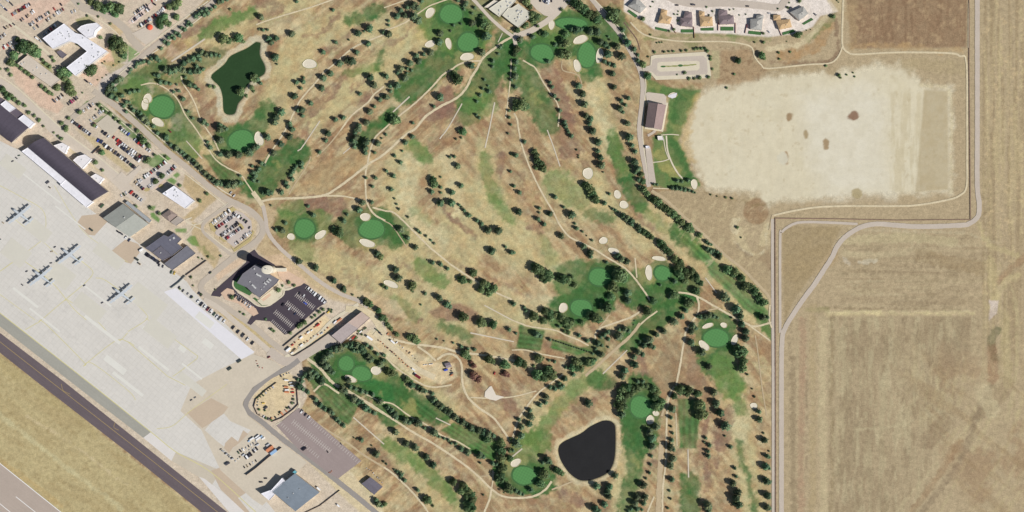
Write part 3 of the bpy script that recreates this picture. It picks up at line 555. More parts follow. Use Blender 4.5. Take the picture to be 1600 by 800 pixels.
# ------------------------------------------------------------------ cart paths, roads, pavements, apron
m_path = mat("path_dirt", (208, 194, 162), .16, .12, .5)
m_faint = mat("path_faint", (188, 170, 138), .12, .1, .6)
m_strip = mat("tee_path_concrete", (204, 194, 174), .08, .1, .8)
for w, m, pts in [
 (2.2,m_path,[(400,39),(415,33),(450,22),(487,11),(540,-8)]),(2.6,m_path,[(600,54),(575,64),(550,76),(520,102),(507,112),(495,127),(477,147),(466,162),(455,185),(447,201),(437,218),(425,235),(412,258)]),
 (2,m_path,[(600,47),(615,43),(635,34),(655,20),(672,9),(702,-2)]),(1.8,m_path,[(600,12),(640,-2)]),(2.6,m_path,[(600,135),(585,147),(575,160),(550,180),(532,204)]),(1.8,m_faint,[(583,148),(580,140),(578,132)]),
 (1.8,m_faint,[(486,245),(478,262),(458,292),(452,304)]),(2,m_faint,[(532,204),(515,225),(495,245)]),
 (3.6,m_path,[(803,56),(785,66),(775,74),(760,85),(752,94),(745,108),(737,120),(730,135),(715,152),(687,167),(665,182),(650,200),(632,212),(600,241),(575,257),(550,277),(525,295),(507,305),(475,309),(450,310),(425,311),(404,316)]),
 (2.6,m_path,[(752,95),(732,96),(717,101),(705,109),(692,117),(675,136),(650,160),(625,180),(602,200),(587,214),(580,230),(574,257),(571,275),(572,305),(575,320),(585,335),(602,345)]),
 (2.4,m_path,[(507,306),(530,306),(550,309),(566,314)]),(2.6,m_path,[(582,324),(600,329),(615,332),(630,345),(650,365),(670,385),(688,400),(700,410),(717,422),(740,437),(775,457),(800,468)]),
 (1.6,m_faint,[(600,345),(612,352),(625,370),(636,387)]),(2.2,m_path,[(800,500),(815,506),(832,511),(867,516),(885,524),(905,532),(920,540)]),(2,m_path,[(800,547),(822,547),(845,553),(882,560)]),
 (2.2,m_path,[(817,94),(827,100),(837,107),(847,125),(860,145),(870,160),(874,175),(872,198)]),(2.6,m_path,[(803,177),(808,186),(810,200),(815,225),(825,255),(837,282),(850,307),(865,332),(875,352),(890,370),(910,380),(930,390),(945,400),(962,410),(980,422),(992,435),(1000,446),(1010,460),(1016,470)]),
 (2.4,m_path,[(1027,486),(1012,497),(1000,508),(985,525)]),(3,m_path,[(1000,487),(985,496),(960,505),(940,512),(931,520),(930,531)]),(4.5,m_faint,[(1000,505),(985,525),(960,547),(935,570),(915,587)]),(1.8,m_faint,[(952,492),(944,503),(936,512)]),
 (1.8,m_path,[(799,92),(797,130),(790,185)]),(2.2,m_path,[(992,403),(995,434)]),(3,m_path,[(1060,457),(1077,459),(1095,466),(1112,476),(1130,486),(1147,496),(1165,505),(1180,510),(1208,503)]),
 (3,m_path,[(1089,464),(1092,475),(1090,490),(1082,502),(1072,517),(1069,532),(1066,550),(1062,575),(1056,604)]),(2,m_faint,[(1095,489),(1110,484),(1124,482)]),(1.8,m_faint,[(1180,524),(1184,550),(1190,600),(1198,650)]),(2,m_path,[(1173,510),(1203,532)]),
 (3,m_path,[(1054,604),(1046,618),(1042,650),(1041,700),(1040,725),(1036,760),(1035,800)]),(8,m_faint,[(1034,690),(1031,740),(1028,812)]),(1.5,m_path,[(1056,645),(1058,697)]),(2.6,m_path,[(1022,776),(1012,800),(1008,812)]),(3,m_faint,[(1044,618),(1034,650)]),
 (4.5,m_faint,[(1018,298),(1040,312),(1065,335),(1095,362),(1135,400),(1160,420),(1180,440),(1200,462),(1206,478)]),
 (2.2,m_path,[(283,119),(286,130),(297,147),(306,165),(314,188),(325,205),(335,220),(343,238)]),(2,m_path,[(220,133),(240,130),(262,140),(278,156),(290,180),(305,200),(318,220),(330,240),(340,252),(355,262),(375,272),(385,285),(395,300)]),
 (3,m_strip,[(436,452),(470,460),(500,480)]),
 (3,m_faint,[(466,640),(480,648),(500,665),(540,690),(570,712),(600,730)]),(2.4,m_path,[(560,470),(590,500)]),
 (3.4,m_path,[(600,525),(625,533),(650,538),(690,543),(715,550),(740,553),(770,557),(805,564)]),(3,m_path,[(652,541),(668,552),(681,564)]),(3.4,m_path,[(683,562),(693,555),(704,553),(714,558),(721,570),(723,600),(731,620),(748,637),(770,652),(786,672),(797,690)]),
 (2.6,m_path,[(560,520),(590,545),(620,575),(650,595),(670,604),(690,604),(706,601)]),(2,m_path,[(735,621),(765,622),(800,620),(838,611)]),(3,m_path,[(800,690),(808,660),(820,640),(835,620),(848,608)]),(2.4,m_path,[(848,608),(862,598),(880,585)]),
 (3.2,m_path,[(600,646),(622,660),(645,675),(680,695),(720,722),(745,742),(768,764),(785,775),(810,778),(835,775),(852,765),(862,752)]),(3.2,m_path,[(768,764),(765,780),(757,800),(754,812)]),(2,m_path,[(770,735),(770,750),(768,764)]),(1.8,m_faint,[(752,744),(762,743),(773,738)]),
 (2.8,m_path,[(600,730),(620,745),(645,770),(662,790),(672,806)]),(2.2,m_path,[(600,628),(615,632),(640,650),(665,663),(690,680),(715,690),(735,702)]),(2,m_path,[(556,608),(590,625),(602,630)]),(3,m_path,[(490,612),(505,600),(520,608),(530,615)]),
 (4.5,m_path,[(480,560),(500,575),(520,598),(545,612),(575,630),(600,646)]),(2.4,m_faint,[(862,765),(880,758),(895,752)]),
 (2.4,m_strip,[(268,96),(320,61)]),(1.8,m_strip,[(500,189),(470,233),(465,236)]),(1.6,m_strip,[(536,240),(548,230)]),(2,m_strip,[(640,151),(614,175)]),(1.8,m_strip,[(722,162),(700,200),(687,217)]),
 (2,m_strip,[(773,160),(765,200),(758,231)]),(1.8,m_strip,[(855,203),(865,230),(875,260)]),(1.6,m_strip,[(291,220),(316,248)]),(1.8,m_strip,[(757,477),(800,500)]),(1.8,m_strip,[(735,520),(803,534)]),(1.8,m_strip,[(980,547),(942,584)]),
 (2,m_strip,[(552,652),(600,694)]),(1.8,m_strip,[(681,653),(704,664)]),(2,m_strip,[(1075,702),(1076,746)]),(1.6,m_strip,[(1102,434),(1120,458)]),(1.4,m_strip,[(785,52),(778,66)]),(1.6,m_faint,[(913,160),(905,120),(880,110),(878,95)]),(2,m_strip,[(816,701),(800,714)])]:
    ribbon("cart_path", pts, w, m, smooth=len(pts) > 2)

m_road = mat("town_asphalt", (188, 176, 160), .06, .05, .6)
m_walk = mat("sidewalk_concrete", (212, 202, 178), .06, .1, .6)
m_pink = mat("pinkish_pavement", (202, 190, 174), .06, .05, .5)
m_lilac = mat("worn_grey_road", (192, 180, 166), .07, .05, .5)
m_grey = mat("grey_asphalt", (150, 144, 138), .06, .08, .6)
for w, m, nm, pts in [
 (17,m_pink,'pavement',[(-20,120),(15,141),(37,160),(75,192),(100,215),(150,250),(178,276),(205,302),(225,316)]),(2,m_walk,'sidewalk',[(-10,112),(30,140),(100,204),(150,242),(190,275)]),
 (9,m_road,'road',[(146,142),(160,152),(180,165),(212,192),(237,215),(260,236),(295,264),(325,290),(355,311),(378,322),(395,332),(408,347),(411,360),(405,372),(393,383),(372,397),(330,430),(316,443),(315,453),(325,463),(365,488),(400,513),(425,535),(450,553),(462,562)]),
 (1.6,m_walk,'sidewalk',[(164,146),(185,160),(217,186),(242,209),(300,257),(340,292),(362,306)]),(1.4,m_walk,'sidewalk',[(150,158),(205,203),(255,246),(290,272),(352,320)]),
 (1.4,m_walk,'sidewalk',[(357,317),(322,342),(310,350),(302,352),(320,362),(360,393)]),(5,m_road,'road',[(362,318),(328,340),(318,350),(318,362),(335,378),(358,395),(366,400)]),(2,m_walk,'sidewalk',[(302,352),(290,345),(300,340)]),(1.6,m_walk,'sidewalk',[(305,352),(297,362),(290,368)]),
 (9,m_road,'road',[(100,196),(130,170),(160,148),(200,110),(235,78),(262,58),(300,30),(345,-6)]),(1.8,m_walk,'sidewalk',[(210,86),(235,68),(265,45),(325,2)]),(1.8,m_walk,'sidewalk',[(170,132),(200,105),(240,82),(300,38),(338,8)]),
 (12,m_road,'road',[(110,-10),(130,12),(165,22),(190,40),(200,50),(205,60),(222,78)]),(1.6,m_walk,'sidewalk',[(135,20),(150,28),(175,45),(200,70)]),(4,m_walk,'sidewalk',[(0,24),(25,42),(62,72),(87,94)]),(1.4,m_walk,'sidewalk',[(88,92),(100,85),(135,115)]),
 (8,m_pink,'road',[(318,468),(340,480),(370,505),(400,530),(420,548)]),(5,m_walk,'sidewalk',[(446,558),(470,545),(500,520),(520,500),(560,475)]),(14,m_lilac,'road',[(420,548),(450,565),(490,545),(540,515)]),
 (8,m_grey,'road',[(470,560),(450,575),(420,590),(395,612),(384,632),(390,645),(410,660),(440,685),(480,715),(515,742),(560,778),(590,803)]),
 (3,m_walk,'sidewalk',[(432,664),(455,650),(468,634),(466,625)]),(6,m_lilac,'path',[(400,308),(410,320),(415,340),(420,365),(440,390),(470,415),(500,440),(530,458),(560,470),(575,480)]),(7,m_path,'path',[(395,300),(404,312),(410,322)]),
 (10,m_path,'path',[(540,482),(575,488),(590,505),(600,525)]),(9,m_path,'path',[(585,520),(620,548),(650,575),(680,590)]),
 (7,m_lilac,'road',[(917,-10),(930,5),(945,25),(970,55),(985,80),(999,107),(1004,130),(1003,160),(999,200),(1002,230),(1008,262),(1014,292)]),(1.6,m_walk,'sidewalk',[(925,-5),(950,22),(975,53),(990,78),(1003,103),(1009,130),(1007,160),(1004,200),(1006,230),(1014,285)]),
 (5,m_pink,'road',[(730,-10),(745,5),(765,27),(785,45),(803,58)]),(9,m_pink,'road',[(803,56),(825,50),(850,36),(870,20),(888,0),(895,-10)]),(6,m_pink,'pavement',[(803,55),(806,72)]),
 (11,m_lilac,'road',[(1033,-12),(1055,0),(1085,6),(1130,5),(1180,8),(1215,12),(1225,4),(1235,-10)]),(2.4,m_path,'path',[(985,35),(1000,50),(1015,57),(1040,62),(1075,65),(1130,65),(1162,69),(1175,75),(1180,90),(1190,102),(1200,107),(1262,101),(1295,99),(1307,92),(1314,80),(1316,73)]),
 (3,m_path,'dirt_track',[(1318,-10),(1316,50),(1317,73),(1325,82),(1340,85),(1400,82),(1482,83),(1500,88),(1510,98),(1511,200),(1511,250),(1510,292),(1500,305),(1482,312),(1437,320),(1400,322),(1320,322),(1275,324),(1237,330),(1207,337)]),
 (4,m_faint,'dirt_track',[(1203,360),(1207,340),(1208,336)]),(4.4,m_lilac,'dirt_track',[(1207,342),(1207,420),(1208,600),(1208,812)]),
 (7.5,m_lilac,'road',[(1527,-12),(1527,200),(1527,290),(1530,318),(1528,338),(1515,349),(1500,352),(1440,354),(1400,352),(1370,350),(1345,355),(1322,369),(1308,385),(1301,400),(1287,422),(1272,445),(1257,465),(1240,490),(1227,512),(1222,532),(1221,600),(1221,812)]),
 (4,m_lilac,'road',[(1340,350),(1300,348),(1260,347),(1240,350),(1222,362),(1219,375),(1219,520)]),(1.4,mat("culvert_soil",(120,96,86),.15),'path',[(975,35),(985,48),(995,62),(1000,78)]),
 (2,m_path,'path',[(1514,0),(1513,30),(1513,75)]),(1.4,m_walk,'path',[(1033,211),(1048,210),(1061,211)]),(2.4,m_walk,'path',[(1041,212),(1043,235),(1050,255),(1060,272),(1067,279)]),(1.4,m_walk,'path',[(1037,218),(1040,235),(1045,248)]),(1.4,m_walk,'path',[(1018,254),(1035,252),(1047,248)]),
 (4,m_lilac,'path',[(1012,212),(1022,206),(1027,198)]),(2.5,m_path,'path',[(1203,476),(1202,500),(1206,512)]),(1.8,m_path,'path',[(1020,294),(1045,295)])]:
    ribbon(nm, pts, w, m, rough=.04)

AP = 0.42
m_apron = mat("apron_concrete", (209, 205, 197), .045, .02, .25, streak=(math.radians(-39), .05, 5, .5))
nt_ = m_apron.node_tree; b_ = nt_.nodes["Principled BSDF"]; src_ = b_.inputs["Base Color"].links[0].from_socket
g_ = nt_.nodes.new("ShaderNodeNewGeometry"); mp_ = nt_.nodes.new("ShaderNodeMapping"); mp_.inputs["Rotation"].default_value = (0, 0, math.radians(38.5)); nt_.links.new(g_.outputs["Position"], mp_.inputs[0])
br_ = nt_.nodes.new("ShaderNodeTexBrick"); br_.offset = 0; br_.inputs["Scale"].default_value = 1.0; br_.inputs["Brick Width"].default_value = 7.5; br_.inputs["Row Height"].default_value = 7.5; br_.inputs["Mortar Size"].default_value = .22
br_.inputs["Color1"].default_value = (.985, .985, .985, 1); br_.inputs["Color2"].default_value = (1.015, 1.012, 1.01, 1); br_.inputs["Mortar"].default_value = (.9, .89, .87, 1); nt_.links.new(mp_.outputs[0], br_.inputs["Vector"])
st_ = nt_.nodes.new("ShaderNodeTexNoise"); st_.inputs["Scale"].default_value = .045; st_.inputs["Detail"].default_value = 7; st_.inputs["Roughness"].default_value = .75; nt_.links.new(g_.outputs["Position"], st_.inputs["Vector"])
sr_ = nt_.nodes.new("ShaderNodeMapRange"); sr_.inputs["From Min"].default_value = .56; sr_.inputs["From Max"].default_value = .72; sr_.inputs["To Min"].default_value = 1; sr_.inputs["To Max"].default_value = .86; nt_.links.new(st_.outputs[0], sr_.inputs["Value"])
m1_ = nt_.nodes.new("ShaderNodeVectorMath"); m1_.operation = 'MULTIPLY'; nt_.links.new(src_, m1_.inputs[0]); nt_.links.new(br_.outputs["Color"], m1_.inputs[1])
m2_ = nt_.nodes.new("ShaderNodeVectorMath"); m2_.operation = 'SCALE'; nt_.links.new(m1_.outputs[0], m2_.inputs[0]); nt_.links.new(sr_.outputs[0], m2_.inputs["Scale"]); nt_.links.new(m2_.outputs[0], b_.inputs["Base Color"])
m_apron2 = mat("apron_old_concrete", (196, 186, 168), .05, .05, .5)
m_taxi = mat("taxiway_asphalt", (104, 94, 97), .07, .04, .4, streak=(math.radians(-38), .5, 25, 1.0))
m_gband = mat("shoulder_grey", (160, 158, 148), .06, .03, .4, streak=(math.radians(-38), .4, 20, .8))
m_white = mat("white_concrete", (221, 219, 222), .03, .1, .5)
m_runway = mat("runway_surface", (176, 162, 150), .05, .04, .4, streak=(math.radians(-39), .5, 30, .8))
m_yellow = mat("taxi_line_yellow", (206, 198, 142), .06)
m_tan = mat("tan_pad", (192, 174, 152), .05, .05, .5)
patch("apron", [(-60,190),(20,230),(37,237),(137,324),(165,345),(207,372),(232,394),(259,415),(271,424),(292,440),(300,452),(397,552),(380,572),(340,600),(300,640),(282,642),(315,672),(345,700),(385,745),(440,812),(380,812),(275,706),(236,675),(142,600),(0,489),(-60,442)], m_apron)
patch("apron", [(120,349),(128,337),(157,334),(170,344),(148,368),(138,367)], m_tan); patch("apron", [(172,394),(196,374),(216,381),(222,390),(205,412),(190,408)], m_tan)
patch("apron", [(256,456),(275,450),(398,550),(378,562)], m_white)
patch("apron", [(224,684),(236,675),(275,706),(268,720)], mat('pale_concrete', (215, 210, 204), .05)); patch("apron", [(275,706),(345,735),(330,760),(310,745),(268,720)], m_apron2)
patch("apron", [(311,745),(320,748),(385,800),(390,812),(368,812)], MATS['pale_concrete'])
patch("apron", [(330,735),(352,728),(392,765),(372,778),(400,812),(395,812),(345,765)], m_tan)
patch("apron_shoulder", [(-60,442),(0,489),(142,600),(236,675),(224,684),(115,600),(0,510),(-60,464)], m_gband)
patch("apron", [(300,600),(342,578),(395,553),(430,565),(440,575),(395,605),(378,630),(388,650),(440,692),(480,722),(470,733),(410,790),(395,780),(345,735),(315,672),(282,642)], mat("old_apron", (202, 191, 172), .06, .05, .3))
patch("apron", [(292,645),(330,622),(357,636),(345,652),(316,669)], m_tan)
patch("apron", [(330,660),(350,646),(360,658),(392,672),(360,705),(340,690),(320,672)], m_apron)
patch("apron", [(352,692),(362,682),(372,690),(380,672),(388,678),(374,692),(364,700),(358,708),(350,700)], m_tan)
patch("taxiway", [(-60,473),(0,520),(105,600),(200,676),(355,800),(372,814),(332,814),(315,800),(200,707),(62,600),(0,551),(-60,505)], m_taxi)
patch("runway", [(-60,678),(0,724),(95,800),(112,814),(-60,814)], m_runway)
m_rwhite = mat("runway_paint", (232, 230, 226), .03)
ribbon("runway_marking", [(-20,708),(0,724),(95,800),(112,814)], 1.2, m_rwhite, rough=0, smooth=False)
for p in ([(25,776),(54,799),(70,812)],[(-10,617),(0,625)],[(-6,622),(3,637)],[(-10,779),(0,787),(16,800),(28,812)]):
    if p[0][1] > 700: ribbon("runway_marking", p, 1.0, m_rwhite, rough=0, smooth=False)
for p, w in [([(0,489),(142,600),(236,675),(275,706),(330,738),(400,800)],1.2),([(0,424),(28,405),(35,406),(80,440),(115,482),(135,500)],.9),([(100,470),(130,445),(144,430),(144,422),(130,410),(118,402)],.9),([(60,504),(100,470),(105,468),(150,500),(182,532),(200,520)],.9),
 ([(40,515),(60,504),(70,505),(135,570),(130,572),(180,533),(200,534),(210,540)],.9),([(150,434),(165,438),(200,464),(228,490),(228,500),(200,518)],.9),([(228,497),(300,550),(309,556),(308,560),(275,585),(270,588)],.9),([(200,534),(262,588),(290,602)],.9),([(130,572),(145,568),(200,610),(212,625)],.8),
 ([(0,290),(30,306),(68,330),(70,368),(60,380),(0,424)],.8),([(85,290),(115,340),(140,370),(200,410)],.7),([(0,460),(55,500)],.7),([(20,340),(70,380),(90,398)],.7),
 ([(355,600),(300,640),(270,665),(245,670)],.8)]:
    ribbon("apron_marking", p, w, m_yellow, rough=0, smooth=len(p) > 3)
m_ytaxi = mat("taxiway_line", (170, 146, 96), .05)
ribbon("taxiway_marking", [(-20,518),(0,534),(105,616),(200,690),(330,792),(350,808)], .7, m_ytaxi, rough=0, smooth=False)
ribbon("taxiway_marking", [(96,600),(99,610),(110,616)], .6, m_ytaxi, rough=0); ribbon("taxiway_marking", [(180,660),(178,668),(186,672)], .6, m_ytaxi, rough=0)
# faint concrete repair slabs on the apron
rr = random.Random(5)
m_slab = mat("apron_patch_pale", (217, 215, 206), .03, .08); m_slab2 = mat("apron_patch_warm", (206, 202, 189), .03, .08)
ca_, sa_ = math.cos(math.radians(38)), math.sin(math.radians(38))
def slab(x, y, l, w, m):
    patch("apron_slab", [(x + a * l / 2 * ca_ - b_ * w / 2 * sa_, y + a * l / 2 * sa_ + b_ * w / 2 * ca_) for a, b_ in ((-1,-1),(1,-1),(1,1),(-1,1))], m)
for x, y, l, w in [(325,537,18,9),(160,515,70,5),(235,520,30,6),(150,460,60,3),(285,545,12,8),(300,580,40,3),(70,500,60,3),(40,465,50,4),(200,600,60,5),(110,340,60,2),(60,290,90,2),(240,560,60,4),(180,570,40,10),(320,500,30,12)]: slab(x, y, l, w, m_slab)
for x, y, l, w in [(60,360,40,22),(95,430,40,30),(140,480,50,24),(230,470,60,30),(250,520,50,24),(25,395,40,30),(170,400,50,20),(20,260,40,20),(300,600,50,12)]: slab(x, y, l, w, m_slab2)

# parking lots
m_blk = mat("new_asphalt", (76, 68, 76), .06, .08, .6); m_brown = mat("worn_brown_asphalt", (154, 140, 136), .05, .06, .6, streak=(math.radians(-38), .4, 12, .8))
patch("parking_lot", [(386,398),(398,390),(404,398),(430,414),(414,428),(400,412),(368,440),(364,447),(372,458),(402,478),(420,478),(442,462),(445,455),(460,450),(471,440),(482,446),(490,455),(512,472),(498,480),(452,521),(445,523),(422,502),(400,500),(392,508),(386,505),(395,492),(372,466),(350,457),(344,464),(330,462),(333,456),(365,428),(385,410)], m_blk)
patch("parking_lot", [(432,665),(467,637),(478,645),(565,720),(528,748),(512,738),(470,706)], m_brown)
patch("parking_lot", [(455,722),(470,735),(500,700)], m_pink) if False else None
m_line = mat("bay_line_paint", (190, 182, 174), .04)
def bays(x0, y0, x1, y1, n, half, side=0, w=.36):
    """painted stall lines crossing the line from (x0,y0) to (x1,y1); one mesh of flat print"""
    d = np.array([x1 - x0, y1 - y0], float); Ln = np.linalg.norm(d); d /= Ln; nr = np.array([-d[1], d[0]])
    vs = []; fs = []; zb = nextz(); zc = nextz()
    def bar(c, a, hl, hw):
        b2 = np.array([-a[1], a[0]]); o = len(vs)
        for s1, s2 in ((-1,-1),(1,-1),(1,1),(-1,1)): vs.append(W(c + a * hl * s1 + b2 * hw * s2, zb))
        fs.append((o, o + 1, o + 2, o + 3))
    for i in range(n + 1):
        c = np.array([x0, y0]) + d * Ln * i / n
        bar(c + nr * half * side, nr, half if side == 0 else half, w)
    if side == 0:
        c = np.array([x0 + x1, y0 + y1]) / 2.0
        b2 = nr; o = len(vs)
        for s1, s2 in ((-1,-1),(1,-1),(1,1),(-1,1)): vs.append(W(c + d * Ln / 2 * s1 + b2 * .3 * s2, zc))
        fs.append((o, o + 1, o + 2, o + 3))
    link("parking_marking", mesh("parking_marking", vs, fs), [m_line], kind='structure')
bays(463,460,490,481,11,4.2); bays(448,473,474,494,11,4.2); bays(430,487,456,509,11,4.2); bays(424,503,446,522,10,2.4,-1); bays(480,447,511,471,11,2.4,1); bays(366,461,394,482,11,2.4,-1)
bays(458,659,516,705,20,4.4); bays(436,663,495,716,20,2.8,-1); bays(484,652,562,720,24,2.8,1)
# top-left lots and others: pale markings
patch("parking_lot", [(1017,88),(1022,86),(1103,81),(1107,86),(1111,118),(1110,122),(1025,125),(1012,110),(1004,110),(1004,106),(1016,102)], m_walk)
patch("parking_lot", [(1019,94),(1024,91),(1098,87),(1104,92),(1106,112),(1104,116),(1026,119),(1018,112),(1005,111),(1005,107),(1018,102)], m_lilac)
patch("parking_lot", [(1027,99),(1030,97),(1090,95),(1093,97),(1093,107),(1090,110),(1031,112),(1027,109)], m_walk); 
ribbon("path", [(1032,104),(1060,103),(1088,101)], 2, m_green if False else mat("verge", (150,152,100), .2, .3), rough=.3)
patch("lawn", ell(1063, 102.5, 4, 2, 0, 10), m_fringe); patch("lawn", ell(1036, 104, 4, 1.5, 0, 10), m_fringe)
patch("pavement", [(1009,146),(1012,144),(1037,147),(1041,151),(1041,166),(1012,162),(1010,155)], m_pink, label="pinkish paved yard above the brown pavilion")
patch("pavement", [(1041,160),(1044,161),(1036,206),(1007,201),(1008,197),(1032,202)], m_walk)
patch("parking_lot", [(1008,230),(1016,229),(1018,240),(1025,286),(1014,288)], m_lilac)
patch("pavement", [(1043,150),(1050,147),(1058,145),(1056,152),(1050,154)], m_white)
# club house car park
patch("parking_lot", [(822,-10),(895,-10),(875,12),(858,26),(850,24),(838,15),(828,4)], m_pink)
patch("parking_lot", [(165,262),(200,290),(178,276)], m_pink)
# lot median strips
patch("pavement", [(205,28),(236,4),(240,10),(236,14),(212,36),(204,38),(200,34)], mat("pink_island", (214,194,180), .05)); patch("pavement", [(206,52),(216,48),(235,38),(262,22),(270,30),(245,60),(228,70),(215,60)], m_pink)
patch("pavement", [(151,193),(168,179),(191,196),(172,215)], m_apron2, label="pale fenced slab between the two lot rows")
patch("pavement", [(176,282),(190,268),(198,275),(218,258),(222,262),(200,290)], m_pink)
patch("pavement", [(216,285),(262,254),(276,262),(268,272),(238,296),(226,298)], mat("small_lot_grey", (198,188,178), .05))
patch("gravel_island", ell(230, 296, 5, 3, 20, 12), mat("dry_island", (184,168,120), .1)); patch("gravel_island", ell(252, 291, 4, 3, 20, 12), MATS["dry_island"])
# ring lot east of the road
patch("parking_lot", [(335,353),(350,340),(365,327),(380,333),(393,345),(394,358),(384,372),(366,386),(352,376),(337,366)], mat("ring_lot", (194,182,172), .05))
for p in ([(327,350),(332,346),(340,356),(336,363),(330,360)],[(358,327),(364,323),(370,328),(362,332)],[(344,368),(350,374),(356,377),(349,378),(343,372)],[(372,347),(378,350),(382,356),(378,360),(372,352)],[(361,385),(366,389),(392,370),(395,360),(398,362),(392,376),(366,394)]):
    patch("gravel_island", p, MATS["dry_island"])
patch("gravel_yard", [(430,414),(438,416),(478,440),(470,446),(458,450),(448,446),(436,432)], mat("pink_gravel", (208,180,156), .08, .2, .8))
patch("lawn", [(366,440),(376,430),(382,434),(374,442),(384,448),(394,458),(390,462),(378,456),(366,450)], m_fringe); patch("lawn", [(395,466),(399,465),(416,478),(411,479)], m_fringe)
ribbon("sidewalk", [(365,438),(364,446),(370,454),(385,464),(402,477),(418,478),(434,468),(443,460),(443,450),(436,444)], 2.2, m_walk)
patch("pavement", [(402,470),(434,446),(442,452),(441,461),(422,476),(410,477)], m_walk); patch("gravel_yard", [(408,468),(421,458),(424,461),(412,471)], MATS["pink_gravel"])
ribbon("sidewalk", [(432,436),(440,450),(450,452),(460,448)], 3.2, m_walk)
patch("gravel_yard", [(345,458),(355,450),(365,453),(368,462),(400,482),(404,490),(396,494),(372,474),(352,468)], MATS["pink_gravel"])
# tarmac in front of maintenance building, work yard
patch("pavement", [(462,556),(525,512),(536,536),(500,548),(470,566)], m_lilac)
patch("pavement", [(758,612),(765,604),(768,603),(775,617),(788,620),(775,626),(765,624),(757,620)], mat('dusty_slab', (220, 210, 194), .05))
for p in ([(1024,42),(1043,46),(1042,50),(1024,46)],[(1064,46),(1084,46),(1084,51),(1064,51)],[(1095,44),(1115,43),(1115,48),(1095,48)],[(1126,42),(1146,42),(1146,48),(1126,48)],[(1170,48),(1190,50),(1189,55),(1169,53)],[(1222,51),(1240,46),(1242,50),(1223,55)],[(1253,37),(1268,28),(1271,31),(1256,39)],[(980,18),(983,15),(996,24),(993,28)]):
    patch("lawn", p, m_fringe)
0 and ribbon("driveway", [(983,22),(996,32),(1004,26),(1012,40),(1020,42)], 3, m_white, rough=0)
# ------------------------------------------------------------------ buildings
m_glass = mat("window_glass", (60, 66, 76), .05, rough=.15, spec=.5)
m_door = mat("door_paint", (110, 104, 98), .05)
m_hvac = mat("rooftop_metal", (208, 208, 206), .05, rough=.5, metallic=.2)
m_trim = mat("roof_trim", (214, 208, 198), .05)
WIN_ME = None
def unit_box():
    b = MB(); b.box(0, 0, -.5, .5, 1, 1); return b.mesh("pane")
WIN_ME = unit_box(); WIN_ME.materials.append(m_glass)
DOOR_ME = unit_box(); DOOR_ME.materials.append(m_door)
HV_ME = unit_box(); HV_ME.materials.append(m_hvac)
def inst(name, me, parent, loc, scale, rz=0.0, label=None):
    o = bpy.data.objects.new(name, me); COL.objects.link(o); o.parent = parent
    o.location = loc; o.scale = scale; o.rotation_euler = (0, 0, rz)
    if label: o["label"] = label
    return o
def wallrun(par, A, B, h, dens=12.0, win=True, door=False):
    """windows along one wall as separate parts (world-space points relative to the thing)"""
    L_ = (B - A).length
    if L_ < 5 or not win: return
    n = min(8, int(L_ / dens)); d = (B - A) / L_; rz = math.atan2(d.y, d.x)
    for i in range(n):
        p = A + d * L_ * (i + .5) / n
        if door and i == 0: inst("door", DOOR_ME, par, (p.x, p.y, 1.15), (1.6, .3, 2.3), rz)
        else: inst("window", WIN_ME, par, (p.x, p.y, h * .55), (min(3, dens * .35), .24, min(1.6, h * .35)), rz)
